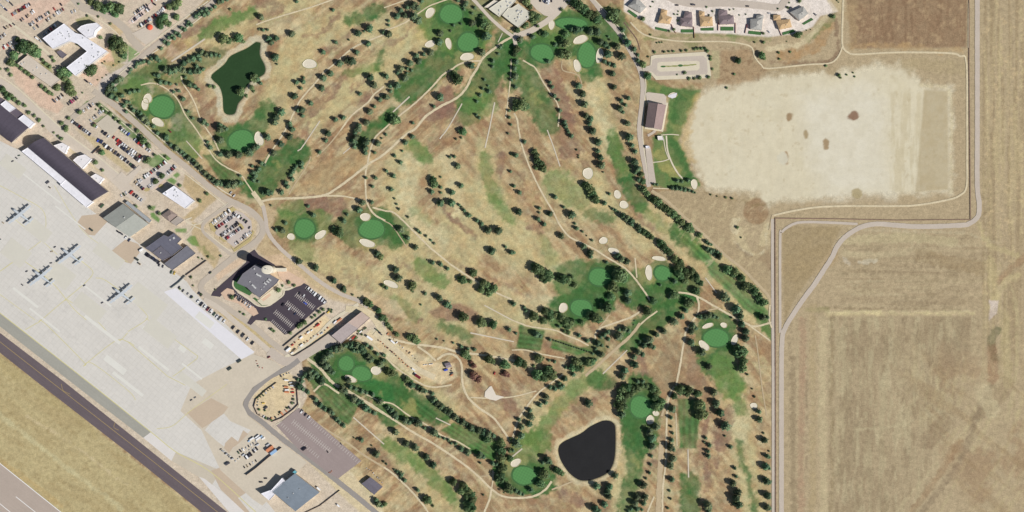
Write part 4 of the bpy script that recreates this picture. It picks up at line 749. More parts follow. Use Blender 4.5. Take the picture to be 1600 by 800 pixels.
def building(name, label, poly, h, roof, wall, kind='flat', units=(), rise=3.0, k=KAL, ridge=0, windows=True, roof2=None, amp=.05, streak=None, over=.35, segs=10, skyl=0, group=None):
    """poly in photo pixels. flat: roof + parapet; gable/arch/hip need four corners, ridge=0 joins the middles of sides 12 and 30"""
    cx = sum(p[0] for p in poly) / len(poly); cy = sum(p[1] for p in poly) / len(poly); c = W((cx, cy))
    t = thing(name, label, "building" if 'house' not in name else 'house', c, group=group)
    P = [W(p) - c for p in poly]
    if area([(p.x, p.y) for p in P]) < 0: P = P[::-1]
    n = len(P)
    mw = mat("wall_%d_%d_%d" % wall, wall, .06, .3)
    mr_ = mat("roof_%d_%d_%d" % roof, roof, amp + .03, .08, .35, streak=streak)
    b = MB()
    for i in range(n):
        A, B = P[i], P[(i + 1) % n]
        b.add([(A.x, A.y, 0), (B.x, B.y, 0), (B.x, B.y, h), (A.x, A.y, h)], [(0, 1, 2, 3)])
    b.build("wall", mw, t)
    for i in range(n): wallrun(t, P[i], P[(i + 1) % n], h, 12 if h < 9 else 16, windows, i == 0)
    if kind == 'flat':
        rb = MB(); rb.prism([(p.x, p.y) for p in P], h - .05, h + .25); rb.build("roof", mr_, t)
        pb = MB()
        for i in range(n):
            A, B = P[i], P[(i + 1) % n]; d = B - A; L_ = d.length; m_ = (A + B) / 2
            pb.box(m_.x, m_.y, h + .25 if i % 2 else h + .252, h + .8 + .003 * i, L_ + .1, .45, math.atan2(d.y, d.x))
        pb.build("parapet", mat("parapet_%d_%d_%d" % roof, tuple(min(255, v + 8) for v in roof), .04), t)
    else:
        s_long = (P[1] - P[2]).length > (P[0] - P[1]).length
        if s_long != (ridge == 'short'): P = P[1:] + P[:1]
        p0, p1, p2, p3 = P            # ridge runs from the middle of side p1p2 to the middle of side p3p0
        m12 = (p1 + p2) / 2; m30 = (p3 + p0) / 2
        ob = MB(); halves = []
        if kind == 'arch':
            vs = []; N_ = segs
            for e, (a, q) in enumerate(((p1, p2), (p0, p3))):
                for i in range(N_ + 1):
                    u = i / N_; z = h + rise * math.sin(math.pi * u); pt = a.lerp(q, u)
                    vs.append((pt.x, pt.y, z))
            fs = [(i, i + 1, N_ + 2 + i, N_ + 1 + i) for i in range(N_)]
            ob.add(vs, fs); ob.add(vs[:N_ + 1], [tuple(range(N_, -1, -1))]); ob.add(vs[N_ + 1:], [tuple(range(N_ + 1))])
            ob.build("roof", mr_, t)
            # standing seams across the vault
            sb = MB(); K = int((p1 - p0).length / 6)
            for j in range(1, K):
                u2 = j / K
                for i in range(N_):
                    a1 = Vector(vs[i]).lerp(Vector(vs[N_ + 1 + i]), u2); a2 = Vector(vs[i + 1]).lerp(Vector(vs[N_ + 2 + i]), u2)
                    d = (p1 - p0).normalized() * .15; up = Vector((0, 0, .15))
                    sb.add([a1 - d + up, a1 + d + up, a2 + d + up, a2 - d + up], [(0, 1, 2, 3)])
            sb.build("roof_seams", mr_, t, kind="stuff")
        else:
            r1, r0 = (m12, m30)
            if kind == 'hip':
                r1 = m12.lerp(m30, .28); r0 = m30.lerp(m12, .28)
            H = Vector((0, 0, h)); HR = Vector((0, 0, h + rise)); o_ = over
            cen = (p0 + p1 + p2 + p3) / 4
            q = [p + (p - cen).normalized() * o_ * 1.4 for p in (p0, p1, p2, p3)]
            def slope(name2, pts, m):
                sbm = MB(); sbm.add([tuple(v) for v in pts] + [tuple(v + Vector((0, 0, -.2))) for v in pts],
                    [tuple(range(len(pts))), tuple(range(2 * len(pts) - 1, len(pts) - 1, -1))] + [(i, (i + 1) % len(pts), (i + 1) % len(pts) + len(pts), i + len(pts)) for i in range(len(pts))])
                return sbm.build(name2, m, t)
            slope("roof_slope", [q[0] + H, q[1] + H, r1 + HR, r0 + HR], mr_)
            slope("roof_slope", [q[2] + H, q[3] + H, r0 + HR, r1 + HR], mr_ if roof2 is None else mat("roof_%d_%d_%d" % roof2, roof2, amp, .08, .7))
            if kind == 'hip':
                slope("roof_slope", [q[1] + H, q[2] + H, r1 + HR], mr_); slope("roof_slope", [q[3] + H, q[0] + H, r0 + HR], mr_)
            else:
                g = MB(); g.add([p1 + H, p2 + H, m12 + HR], [(0, 1, 2)]); g.add([p3 + H, p0 + H, m30 + HR], [(0, 1, 2)]); g.build("gable_wall", mw, t)
            rb = MB(); dd = r1 - r0; mm = (r1 + r0) / 2; rb.box(mm.x, mm.y, h + rise - .05, h + rise + .15, dd.length, .4, math.atan2(dd.y, dd.x)); rb.build("ridge_cap", mr_, t)
    top = h + (.25 if kind == 'flat' else rise * .8)
    for u in units:
        x, y, lx, ly, hz = u[:5]; nm = u[5] if len(u) > 5 else "rooftop_unit"
        p = W((x, y)) - c
        o = inst(nm, HV_ME, t, (p.x, p.y, top + hz / 2), (lx, ly, hz), math.radians(u[6]) if len(u) > 6 else math.radians(38))
    return t
def rnd_units(poly, n, seed, big=2.0):
    rr = random.Random(seed); out = []
    xs = [p[0] for p in poly]; ys = [p[1] for p in poly]
    while len(out) < n:
        x = rr.uniform(min(xs), max(xs)); y = rr.uniform(min(ys), max(ys))
        if sdp(np.array([[x]]), np.array([[y]]), poly)[0, 0] < -2.5:
            s_ = rr.uniform(1, big); out.append((x, y, s_, s_ * rr.uniform(.7, 1.4), rr.uniform(.6, 1.6)))
    return out
DK = (86, 80, 91); WH = (228, 227, 232); CW = (196, 184, 166)
h1 = [(-62,112),(48,200),(21,224),(-62,160)]
building("aircraft_hangar", "long dark vaulted hangar roof cut off by the left edge of the photo", h1, 9, DK, CW, 'arch', rise=9, ridge=0)
building("hangar_annex", "dark flat-roofed annex strip between the two white boxes on the hangar", [(0,152),(12,158),(4,164),(18,176),(27,170),(40,180),(31,187),(48,200),(-2,163)], 6, (100,92,102), CW, 'flat')
building("hangar_office", "upper white box office against the left hangar", [(4,164),(12,158),(27,170),(18,176)], 8, WH, WH, 'flat')
building("hangar_office", "lower white box office against the left hangar, nearer the gap", [(31,187),(40,180),(56,193),(48,201)], 8, WH, WH, 'flat')
h2 = [(47,231),(72,216),(172,300),(147,315)]
building("aircraft_hangar", "long dark vaulted hangar beside the three white domed annexes", h2, 11, DK, CW, 'arch', rise=8, ridge=1)
building("door_canopy", "long white hangar door strip along the apron side, upper stretch", [(37,237),(47,231),(106,280),(98,288)], 7.5, WH, WH, 'flat', windows=False)
building("door_canopy", "long white hangar door strip along the apron side, lower stretch", [(96.5,289.4),(104,280.4),(147.5,315.5),(137,324)], 7, WH, WH, 'flat', windows=False)
for P_, lb in (([(87,228),(100,224),(109,229),(104,241)], "white many-sided annex nearest the upper end of the vaulted hangar"), ([(117,251),(124,245),(135,242),(145,249),(131,264)], "largest white many-sided annex, middle one behind the vaulted hangar"), ([(142,278),(152,272),(164,279),(156,289)], "white many-sided annex nearest the lower end of the vaulted hangar")):
    building("hangar_annex", lb, P_, 8, (226,222,222), WH, 'flat', units=[(sum(p[0] for p in P_)/len(P_), sum(p[1] for p in P_)/len(P_), 1.4, 1.4, .8)])
b3 = [(164,341),(195,319),(234,350),(205,370)]
building("grey_hangar", "grey gabled hangar with one darker roof half beside the apron", b3, 9, (162,164,156), CW, 'gable', rise=5.5, ridge='short', units=[(198,340,2,1.4,1.2)], windows=True)
building("lean_to", "pale blue-grey lean-to along the grey gabled hangar", [(197.5,317.5),(201,314.5),(238,344.5),(234.6,348.4)], 5, (158,162,164), CW, 'flat')
b4 = [(229.5,388),(258.5,367.5),(265.5,370.5),(274,364.5),(285.5,374),(279,380.5),(287,387),(271.5,399),(254,384),(240.5,394.5)]
ST = (math.radians(-38), .35, 14, 1.2)
building("ribbed_building", "dark blue-grey ribbed flat roof with a stepped outline beside the apron", b4, 9, (104,104,116), CW, 'flat', units=[(274,372,3,3,1.2),(268,375,1.8,1.8,1)], streak=ST)
building("ribbed_building", "square dark roof with a pale edge tucked into the ribbed building", [(241,395.2),(254,385),(270.8,399.5),(256,407)], 7, (108,106,116), (214,190,176), 'flat', units=[(253,395,1.6,1.6,1)])
building("shed_building", "long dark grey roof running to the apron, lowest of the ribbed group", [(259,412),(294,384),(307,396),(271,422)], 7, (118,118,126), CW, 'flat', streak=(math.radians(38), .35, 14, 1.2))
building("white_building", "plain white rectangular roof above the ribbed building, alone in dry grass", [(257,303),(275,291),(306,314),(292,326)], 12, WH, (200,196,190), 'flat', units=rnd_units([(257,303),(275,291),(306,314),(292,326)],7,1))
building("gazebo", "small brown square hipped roof below the plain white building", [(254,336),(266,328),(278,336),(266,346)], 4, (150,134,126), CW, 'hip', rise=2.4, windows=False)
building("shed_building", "small grey roof beside the brown square hipped roof", [(268,347),(279,338),(289,344),(276,353)], 4, (170,160,150), CW, 'flat')
Aw = [(71,62),(104,39),(122,54),(131,56),(171,82),(122,120),(108,107),(140,82),(125,70),(112,66),(87,78)]
building("white_complex", "large white C-shaped roof beside the upper left car parks", Aw, 12, WH, (206,200,190), 'flat', units=rnd_units(Aw, 22, 4))
building("white_annex", "rounded white annex at the top of the C-shaped complex", [(125,48),(131,43),(140,40),(155,38),(160,43),(152,50),(150,58),(140,61)], 13, (224,222,226), WH, 'flat', units=[(143,50,2,1.5,1)])
building("tan_building", "long tan flat roof with a hedge on its lower left side", [(30,100),(46,87),(96,125),(82,136)], 6, (204,192,176), (190,176,158), 'flat', units=rnd_units([(30,100),(46,87),(96,125),(82,136)], 9, 9))
building("courtyard_pavilion", "small dark square roof in the courtyard of the white complex", [(90,82),(96,79),(106,86),(99,92)], 4, (110,104,112), CW, 'flat', windows=False)
c1 = [(764,15),(783,2),(801,-6),(806,2),(796,13),(780,27)]; c2 = [(785,25),(794,14),(800,13.5),(810,7),(815,11),(827,20),(828,28),(810,44),(800,37)]
building("club_house", "pale left wing of the clubhouse at the top of the course", c1, 6, (210,206,190), CW, 'flat', units=rnd_units(c1, 9, 2))
building("club_house", "pale right wing of the clubhouse with a rooftop plant ring", c2, 6.5, (206,202,186), CW, 'flat', units=[(808,19,2,2,1.4),(814,21,1.6,1.6,1.4),(811,24,2,1.4,1.2),(815,24,1.6,1,1)] + rnd_units(c2, 9, 3))
building("club_house", "narrow pale strip roof left of the clubhouse wings", [(757,12),(772,1),(779,3),(764,13)], 4, (216,208,192), CW, 'flat')
b9 = [(519,524),(566,486),(578,496),(534,536)]
building("maintenance_building", "pinkish half of the long workshop roof, farther from the compound fence", [(545,503.5),(566,487),(578.5,497),(561,512.5)], 8, (192,172,160), CW, 'flat')
building("maintenance_building", "greyer half of the long workshop roof, nearer the compound fence", [(519.5,524),(544.8,503.7),(560.7,512.8),(534,536)], 7.6, (176,164,160), CW, 'flat')
building("pavilion", "brown gabled pavilion beside the pale dry field", [(1013,161),(1040,165),(1033,203),(1008,199)], 6, (150,130,126), (212,204,192), 'gable', rise=6.5, ridge=1 if True else 0, units=[])
building("restroom", "small white-roofed hut below the brown gabled pavilion", [(1027,213),(1035,213),(1037,219),(1028,219)], 3.2, (226,220,214), WH, 'flat', windows=False)
building("kiosk", "small white hut at the top of the narrow pavilion car park", [(1008.5,228.5),(1014,228.3),(1014.2,231.5),(1009,232)], 3, WH, WH, 'flat', windows=False)
T = [(372,442),(381,428),(400,414),(410,417),(420,427),(437,437),(434,442),(407,465),(395,456),(388,449)]
building("terminal_building", "dark grey flat-roofed headquarters with white skylights beside the tower", T, 8, (120,118,124), (200,188,170), 'flat',
    units=[(404,429,5,2.4,1.4,"skylight",-38),(408,431,4,2.4,1.4,"skylight",-38),(420,440,5,2.2,1.4,"skylight",-38),(423,437,5,2.2,1.4,"skylight",-38),(416,443,5,2.2,1.4,"skylight",-38),(397,446,5,2.2,1.4,"skylight",-38),(400,449,4,2.2,1.4,"skylight",-38),(399,420,2,2,2),(414,448,1.5,1.5,1),(392,440,2,1.4,1),(410,452,1.4,1.4,1)])
# control tower
tw = thing("control_tower", "tall pale oval control tower beside the dark grey headquarters", "tower", W((425, 421)))
b = MB(); b.lathe([(6.0,0),(5.6,10),(5.2,34)], n=16, sx=1.25); b.build("shaft", mat("tower_concrete", (216,208,188), .04), tw)
b = MB(); b.lathe([(5.2,34),(6.6,36),(6.8,37.5)], n=20, sx=1.3); b.build("gallery", MATS["tower_concrete"], tw)
b = MB(); b.lathe([(5.6,37.5),(6.4,41.5)], n=20, sx=1.3); b.build("cab_glass", m_glass, tw)
b = MB(); b.lathe([(6.9,41.5),(6.9,42.3),(5.2,42.9),(2,43.1)], n=20, sx=1.3); b.build("cab_roof", mat("tower_roof", (224,216,196), .03), tw)
b = MB(); b.lathe([(.25,43),(.1,49)], cx=1.5, n=6); b.lathe([(.8,43),(.8,44.4)], cx=-2, cy=1, n=8); b.build("antenna", m_hvac, tw)
b = MB(); b.box(14, -.5, 0, 7, 18, 5.5, 0); b.build("link_wing", MATS["tower_concrete"], tw)
# lower hangar with white annex
building("blue_roof_hangar", "blue-grey low gabled hangar roof near the bottom edge", [(427,766),(462,739),(500,768),(463,797)], 9, (128,138,148), CW, 'gable', rise=2.2, ridge=0, units=[(452,776,1,1,1),(470,762,1,1,1),(460,769,1.4,1.4,1)])
building("white_lean_to", "bright white lower roof on the left side of the blue-grey hangar, upper arm", [(424,766),(442.5,745.5),(447,750),(426.6,766.5)], 10, WH, WH, 'flat', windows=False)
building("white_lean_to", "bright white square roof at the left corner of the blue-grey hangar", [(410,769.5),(424,764.5),(431,771),(422.5,780)], 10, WH, WH, 'flat', windows=False)
building("teal_shed", "tiny turquoise roof at the top corner of the blue-grey hangar", [(458.5,737),(462,734),(465,737),(461.8,739.6)], 6, (110,178,190), CW, 'flat', windows=False)
building("dark_shed", "small dark slate gabled shed beside the brown striped car park", [(566,755),(579,745),(598,760),(585,772)], 5, (112,108,118), CW, 'gable', rise=1.2, ridge=1, streak=(math.radians(52), .5, 10, 1))
building("compound_shed", "small grey shed in the clearing at the end of the dirt yard", [(695,568),(703,566),(706,572),(698,575)], 4, (140,130,136), CW, 'gable', rise=1.2, windows=False)
OR = (198,168,128); BN = (134,120,122); GY = (168,166,160)
def house(lbl, parts, col):
    for i, (P_, h_) in enumerate(parts):
        pass
H = [("grey hipped house at the upper left end of the row of houses", [(981,10),(995,-3),(1009,12),(1000,21)], None, GY),
 ("tan tiled house, first from the left in the straight row", [(1028,36),(1032,22),(1049,28),(1046,38)], [(1033,15),(1042,17),(1041,24),(1032,22)], OR),
 ("dark brown roofed house between the two leftmost tan tiled houses", [(1063,29),(1081,29),(1081,43),(1063,41)], [(1070,19),(1080,20),(1081,28),(1068,28)], BN),
 ("tan tiled house between two dark roofed houses", [(1093,27),(1112,27),(1113,41),(1094,42)], [(1092,18),(1100,19),(1100,26.5),(1092,26.5)], OR),
 ("brown-grey roofed house, fourth green lawn from the left below it", [(1122,26),(1145,25),(1146,38),(1124,39)], [(1123,16),(1135,17),(1136,25),(1122,26)], BN),
 ("grey ribbed roofed house right of the widest bare gap in the row", [(1172,31),(1191,29),(1189,48),(1172,46)], [(1182,24),(1192,24),(1192,29),(1181,30)], GY),
 ("tan tiled house nearest the right end of the row", [(1212,33),(1233,31),(1236,43),(1217,47)], [(1208,24),(1218,24),(1219,32),(1208,32)], OR),
 ("grey roofed house turned at an angle at the right end of the row", [(1234,20),(1254,11),(1262,22),(1248,33)], None, GY)]
m_chim = mat("chimney_brick", (140, 96, 80), .1)
for lb, P1, P2, colr in H:
    t = building("suburban_house", lb, P1, 5, colr, (214,200,182), 'hip', rise=2.8, windows=True, amp=.12, streak=(math.radians(90), .8, 6, 1.0))
    if P2:
        c = W((sum(p[0] for p in P1) / 4, sum(p[1] for p in P1) / 4)); Q = [W(p) - c for p in P2]
        g = MB(); g.prism([(p.x, p.y) for p in Q], 0, 4.0); g.build("garage_wall", MATS["wall_214_200_182"], t)
        ce = sum(Q, Vector()) / 4; g = MB()
        ring = [q_ + (q_ - ce) * .08 + Vector((0, 0, 4.05)) for q_ in Q]; apx = ce + Vector((0, 0, 6.2))
        for i in range(4): g.add([ring[i], ring[(i + 1) % 4], apx], [(0, 1, 2)])
        g.build("garage_roof", MATS["roof_%d_%d_%d" % colr], t)
    inst("chimney", HV_ME, t, (3, -2, 7.5), (1, .8, 2.5))
    ob_ = t.children[-1]; ob_.data = ob_.data.copy() if False else ob_.data

# red canopy
rc = thing("red_canopy", "round red canopy at the corner of the car park", "canopy", W((235, 43)))
b = MB(); b.lathe([(4.6,3),(3.6,3.9),(2,4.6),(.2,4.9)], n=14); b.build("canopy", mat("red_canvas", (224,104,78), .08), rc)
b = MB(); b.lathe([(.15,0),(.15,4.6)], n=6); b.build("pole", m_hvac, rc)

# ------------------------------------------------------------------ fences and walls
m_fence = mat("dark_fence", (92, 72, 66), .15, .5); m_post = mat("fence_post_wood", (120, 96, 80), .1)
def fence(label, pts, h=2.2, post=6.0, solid=True, name="fence", m=None, cat="fence", th=.25):
    c = W(pts[0]); t = thing(name, label, cat, c)
    Q = [W(p) - c for p in pts]; tot = sum((Q[i + 1] - Q[i]).length for i in range(len(Q) - 1)); post = max(post, tot / 200)
    pb = MB(); pb.box(0, 0, 0, h + .2, .35, .35); pm = pb.mesh("post"); pm.materials.append(m_post)
    for i in range(len(Q) - 1):
        A, B = Q[i], Q[i + 1]; d = B - A; L_ = d.length; rz = math.atan2(d.y, d.x); mm = (A + B) / 2; b = MB()
        if solid:
            b.box(mm.x, mm.y, .05, h, L_, th, rz); b.build("panel", m or m_fence, t)
        else:
            for z in (.35, .8): b.box(mm.x, mm.y, z, z + .1, L_, .08, rz)
            b.build("rail", m or m_fence, t)
        n = max(1, int(L_ / post))
        for j in range(n):
            p = A.lerp(B, j / n); inst("post", pm, t, (p.x, p.y, 0), (1, 1, 1))
fence("dark boundary fence running down the right side of the golf course from the corner", [(1211,341),(1211.5,560),(1212,812)], 1.1, 8, False)
fence("dark boundary fence along the horizontal dirt road under the pale field", [(1211,341),(1300,342),(1400,344),(1516,343)], 1.1, 8, False)
fence("dark boundary fence beside the straight road right of the pale field", [(1516,343),(1515,200),(1514,100),(1514,-12)], 1.1, 8, False)
ribbon("dirt_strip", [(1211,341),(1211.5,560),(1212,812)], 1.6, mat("fence_line_soil", (148,124,106), .15), smooth=False)
ribbon("dirt_strip", [(1211,341),(1300,342),(1400,344),(1516,343)], 1.6, MATS["fence_line_soil"], smooth=False); ribbon("dirt_strip", [(1516,343),(1515,200),(1514,100),(1514,-12)], 1.5, MATS["fence_line_soil"], smooth=False)
fence("brown screen fence beside the black car park side of the fenced compound", [(443,541),(466,522),(488,506),(509,489)], 2.6)
fence("brown screen fence on the workshop side of the fenced compound", [(460,556),(485,541),(512,522),(522,514)], 2.6); fence("short fence closing the lower end of the compound", [(452,552),(456,556),(460,556)], 2.4)
fence("dark curved fence round the storage yard below the road bend", [(432,598),(415,610),(400,624),(397,635),(403,648),(425,659),(440,653),(458,640),(466,632),(464,605)], 2.4)
fence("thin dark wall crossing the equipment yard above the blue-grey hangar", [(385,742),(400,731),(420,714),(440,699)], 4.0, th=.5, name="blast_wall", cat="wall")
fence("thin wall left of the drive below the blue-grey hangar", [(475,802),(500,790),(531,766)], 2.0)
for lb, p in [("white yard fence between the first tan house and the dark brown house", [(1049,38),(1052,46),(1056,52)]),("reddish yard fence right of the dark brown house lawn", [(1084,42),(1085,60)]),("reddish yard fence beside the fourth house", [(1122,34),(1122,48)]),("reddish yard fence right of the fourth house", [(1149,36),(1149,52)]),("dark yard fence left of the grey ribbed house", [(1167,38),(1164,52)]),("dark yard fence below the last tan house", [(1217,46),(1221,56)])]:
    fence(lb, p, 1.8, 4, m=mat("red_fence", (150,70,62), .1))
# grey jet-blast screens near the long dark shed
fence("grey slanted screen wall beside the paved strip below the long dark shed", [(268,450),(280,441),(290,431)], 3.4, th=.8, m=mat("screen_grey", (130,134,128), .1), name="blast_wall", cat="wall")
fence("dark boundary wall along the lower side of the pale pad under the long shed", [(291,430),(305,420),(323,407)], 2.6)
fence("thin dark wall between the vaulted hangar and its largest white annex", [(145,240),(157,229)], 3.4, name="screen_wall", cat="wall")
# ------------------------------------------------------------------ aircraft
m_air = mat("aircraft_grey", (196, 202, 206), .04, .4, rough=.7, spec=.15); m_airdk = mat("aircraft_dark", (70, 72, 78), .05, rough=.5)
def aircraft_parts(t):
    # nose towards +x
    b = MB(); prof = [(-19,.3,2.9),(-15,1.0,2.7),(-9,1.9,2.3),(-4,2.2,2.1),(10,2.2,2.1),(13.5,2.0,2.0),(15.6,1.3,1.8),(16.8,.4,1.6)]
    n = 14; vs = []
    for x, r, zc in prof:
        for i in range(n):
            a = 2 * math.pi * i / n; vs.append((x, r * math.cos(a), zc + .5 + r * math.sin(a)))
    fs = [(j * n + i, j * n + (i + 1) % n, (j + 1) * n + (i + 1) % n, (j + 1) * n + i) for j in range(len(prof) - 1) for i in range(n)]
    fs += [tuple(range(n)), tuple(range((len(prof) - 1) * n, len(prof) * n))]
    b.add(vs, fs); b.build("fuselage", m_air, t)
    b = MB(); b.box(13.6, 0, 3.5, 4.25, 2.0, 2.6, 0, taper=.7); b.build("cockpit_window", m_airdk, t)
    def wing(name, xr, cr_, ct, span, z, th, sweep=0.0):
        for s_ in (-1, 1):
            w_ = MB(); y0, y1 = 0.0, s_ * span / 2
            top = [(xr, y0, z + th), (xr - sweep, y1, z + th * .8), (xr - sweep - ct, y1, z + th * .8), (xr - cr_, y0, z + th)]
            bot = [(x, y, z) for x, y, _ in top]
            w_.add(top + bot, [(0, 1, 2, 3), (7, 6, 5, 4), (0, 4, 5, 1), (1, 5, 6, 2), (2, 6, 7, 3), (3, 7, 4, 0)]); w_.build(name, m_air, t)
    wing("wing", 4.2, 5.2, 2.8, 44, 4.7, .55, 1.0); wing("tailplane", -14.2, 3.8, 2.2, 17, 4.0, .3, .8)
    f = MB(); f.add([(-12.2,.15,4.2),(-16.6,.12,11.2),(-18.6,.12,11.2),(-18.8,.15,3.6),(-12.2,-.15,4.2),(-16.6,-.12,11.2),(-18.6,-.12,11.2),(-18.8,-.15,3.6)], [(0,1,2,3),(7,6,5,4),(0,4,5,1),(1,5,6,2),(2,6,7,3),(3,7,4,0)]); f.build("tail_fin", m_air, t)
    for y in (-15.5, -7.5, 7.5, 15.5):
        e = MB(); n = 10; vs = []
        pr = [(-1.5,.4),(1,.7),(4.5,.75),(6.3,.6)]
        for x, r in pr:
            for i in range(n):
                a = 2 * math.pi * i / n; vs.append((x, y + r * math.cos(a), 4.8 + r * math.sin(a)))
        fs = [(j * n + i, j * n + (i + 1) % n, (j + 1) * n + (i + 1) % n, (j + 1) * n + i) for j in range(3) for i in range(n)] + [tuple(range(n)), tuple(range(3 * n, 4 * n))]
        e.add(vs, fs); en = e.build("engine_nacelle", m_air, t)
        p = MB()
        for k_ in range(4):
            a = math.pi / 4 + k_ * math.pi / 2; cy_, cz = math.cos(a), math.sin(a)
            p.add([(6.5, y + cy_ * .2 - cz * .15, 4.8 + cz * .2 + cy_ * .15), (6.5, y + cy_ * 2 - cz * .25, 4.8 + cz * 2 + cy_ * .25), (6.7, y + cy_ * 2 + cz * .25, 4.8 + cz * 2 - cy_ * .25), (6.7, y + cy_ * .2 + cz * .15, 4.8 + cz * .2 - cy_ * .15)], [(0, 1, 2, 3)])
        p.box(6.8, y, 4.5, 5.1, .9, .6, 0, taper=.8); p.build("propeller", m_airdk, en)
    g = MB()
    for x, y in ((11, 0), (0, 2.1), (-2, 2.1), (0, -2.1), (-2, -2.1)): g.box(x, y, 0, 1.2, 1.1, .5)
    g.build("landing_gear", m_airdk, t)
def copy_tree(o, parent=None):
    c = o.copy(); COL.objects.link(c); c.parent = parent
    for ch in list(o.children): copy_tree(ch, c)
    return c
def place(o, loc, rz=0.0, label=None, scale=None):
    o.location = loc; o.rotation_euler = (0, 0, rz)
    if scale: o.scale = scale
    if label: o["label"] = label
    return o
PLANES = [(33,335.5,"pale grey four-engined propeller plane nearest the left edge of the apron"),(110.5,398,"pale grey four-engined propeller plane parked highest of the right three"),(66,432,"pale grey four-engined propeller plane lowest left of the middle pair"),(191,459.5,"pale grey four-engined propeller plane farthest right on the apron")]
ap = thing("military_transport_plane", PLANES[0][2], "airplane", W(PLANES[0][:2], .9), 0.0, "propeller planes parked on the apron")
aircraft_parts(ap)
MP = Matrix.Diagonal((1.28, 1, 1, 1)) @ Matrix.Rotation(math.radians(136), 4, 'Z') @ Matrix.Diagonal((.88, .88, 1, 1)) @ Matrix.Translation((-1.5, 0, 0))
for ch in ap.children_recursive: ch.data.transform(MP); ch.data.update()
for i, (x, y, lb) in enumerate(PLANES):
    place(ap if i == 0 else copy_tree(ap), W((x, y), .9), 0.0, lb)

# ------------------------------------------------------------------ vehicles (about five pixels long)
m_paint = mat("vehicle_paint", (200, 200, 200), .03, objcol=True, rough=.35, spec=.5); m_tyre = mat("tyre_rubber", (40, 38, 38), .05)
def vehicle_mesh(kind):
    b = MB()
    if kind == 'car':
        b.box(0, 0, .35, .95, 4.9, 2.0, 0, 0, .96); b.box(-.25, 0, .95, 1.25, 2.9, 1.85, 0, 1, .92); b.box(-.3, 0, 1.25, 1.5, 2.1, 1.6, 0, 0, .85); b.box(1.3, 0, .95, 1.15, .9, 1.7, 0, 1, .7); wh = (1.5, -1.5); hw = .95
    elif kind == 'pickup':
        b.box(0, 0, .5, 1.1, 5.6, 2.1, 0, 0, .98); b.box(.5, 0, 1.1, 1.5, 2.1, 1.9, 0, 1, .9); b.box(.45, 0, 1.5, 1.8, 1.6, 1.7, 0, 0, .9); b.box(-1.7, 0, 1.1, 1.16, 1.9, 1.6, 0, 2); b.box(-1.7, .95, 1.1, 1.5, 2.1, .15); b.box(-1.7, -.95, 1.1, 1.5, 2.1, .15); wh = (1.8, -1.8); hw = 1.0
    else:
        b.box(-.2, 0, .5, 2.4, 5.2, 2.2, 0, 0, .97); b.box(2.5, 0, .5, 1.5, 1.0, 2.0, 0, 0, .9); b.box(2.35, 0, 1.5, 2.1, .5, 1.8, 0, 1, .7); wh = (2.0, -1.8); hw = 1.05
    for x in wh:
        for s_ in (-1, 1):
            n = 8; vs = [(x + .38 * math.cos(2 * math.pi * i / n), s_ * hw + d, .38 + .38 * math.sin(2 * math.pi * i / n)) for d in (-.12, .12) for i in range(n)]
            b.add(vs, [(i, (i + 1) % n, n + (i + 1) % n, n + i) for i in range(n)] + [tuple(range(n)), tuple(range(2 * n - 1, n - 1, -1))], 2)
    me_ = b.mesh(kind)
    for m in (m_paint, m_glass, m_tyre): me_.materials.append(m)
    return me_
VM = {k_: vehicle_mesh(k_) for k_ in ('car', 'pickup', 'van')}
VN = {'car': ('parked_car', 'car'), 'pickup': ('pickup_truck', 'pickup truck'), 'van': ('parked_van', 'van')}
PAL = {'white': (240,240,242), 'silver': (190,192,196), 'black': (46,42,50), 'dark blue': (50,56,84), 'grey': (128,126,130), 'red': (182,62,56), 'maroon': (120,40,50), 'tan': (180,160,130), 'green': (66,88,66), 'blue': (70,90,190), 'magenta': (160,60,100), 'pale blue': (150,180,210), 'orange': (204,136,98), 'dark grey': (80,78,84), 'yellow': (216,186,90)}
ORD = ["first","second","third","fourth","fifth","sixth","seventh","eighth","ninth","tenth","eleventh","twelfth","thirteenth","fourteenth","fifteenth","sixteenth","seventeenth","eighteenth","nineteenth","twentieth"] + ["%d%s" % (i, {1:'st',2:'nd',3:'rd'}.get(i % 10, 'th')) for i in range(21, 120)]
AVOID = []
def vehicle(kind, x, y, ang, colname, label, group, z=.5, sc_=1.0):
    nm, cat = VN[kind]
    o = bpy.data.objects.new(nm, VM[kind]); COL.objects.link(o)
    o.location = W((x, y), z); o.rotation_euler = (0, 0, ang); o.scale = (sc_,) * 3
    o.color = (*alb(PAL[colname], 1.0), 1)
    o["label"] = label; o["category"] = cat; o["group"] = group
    return o

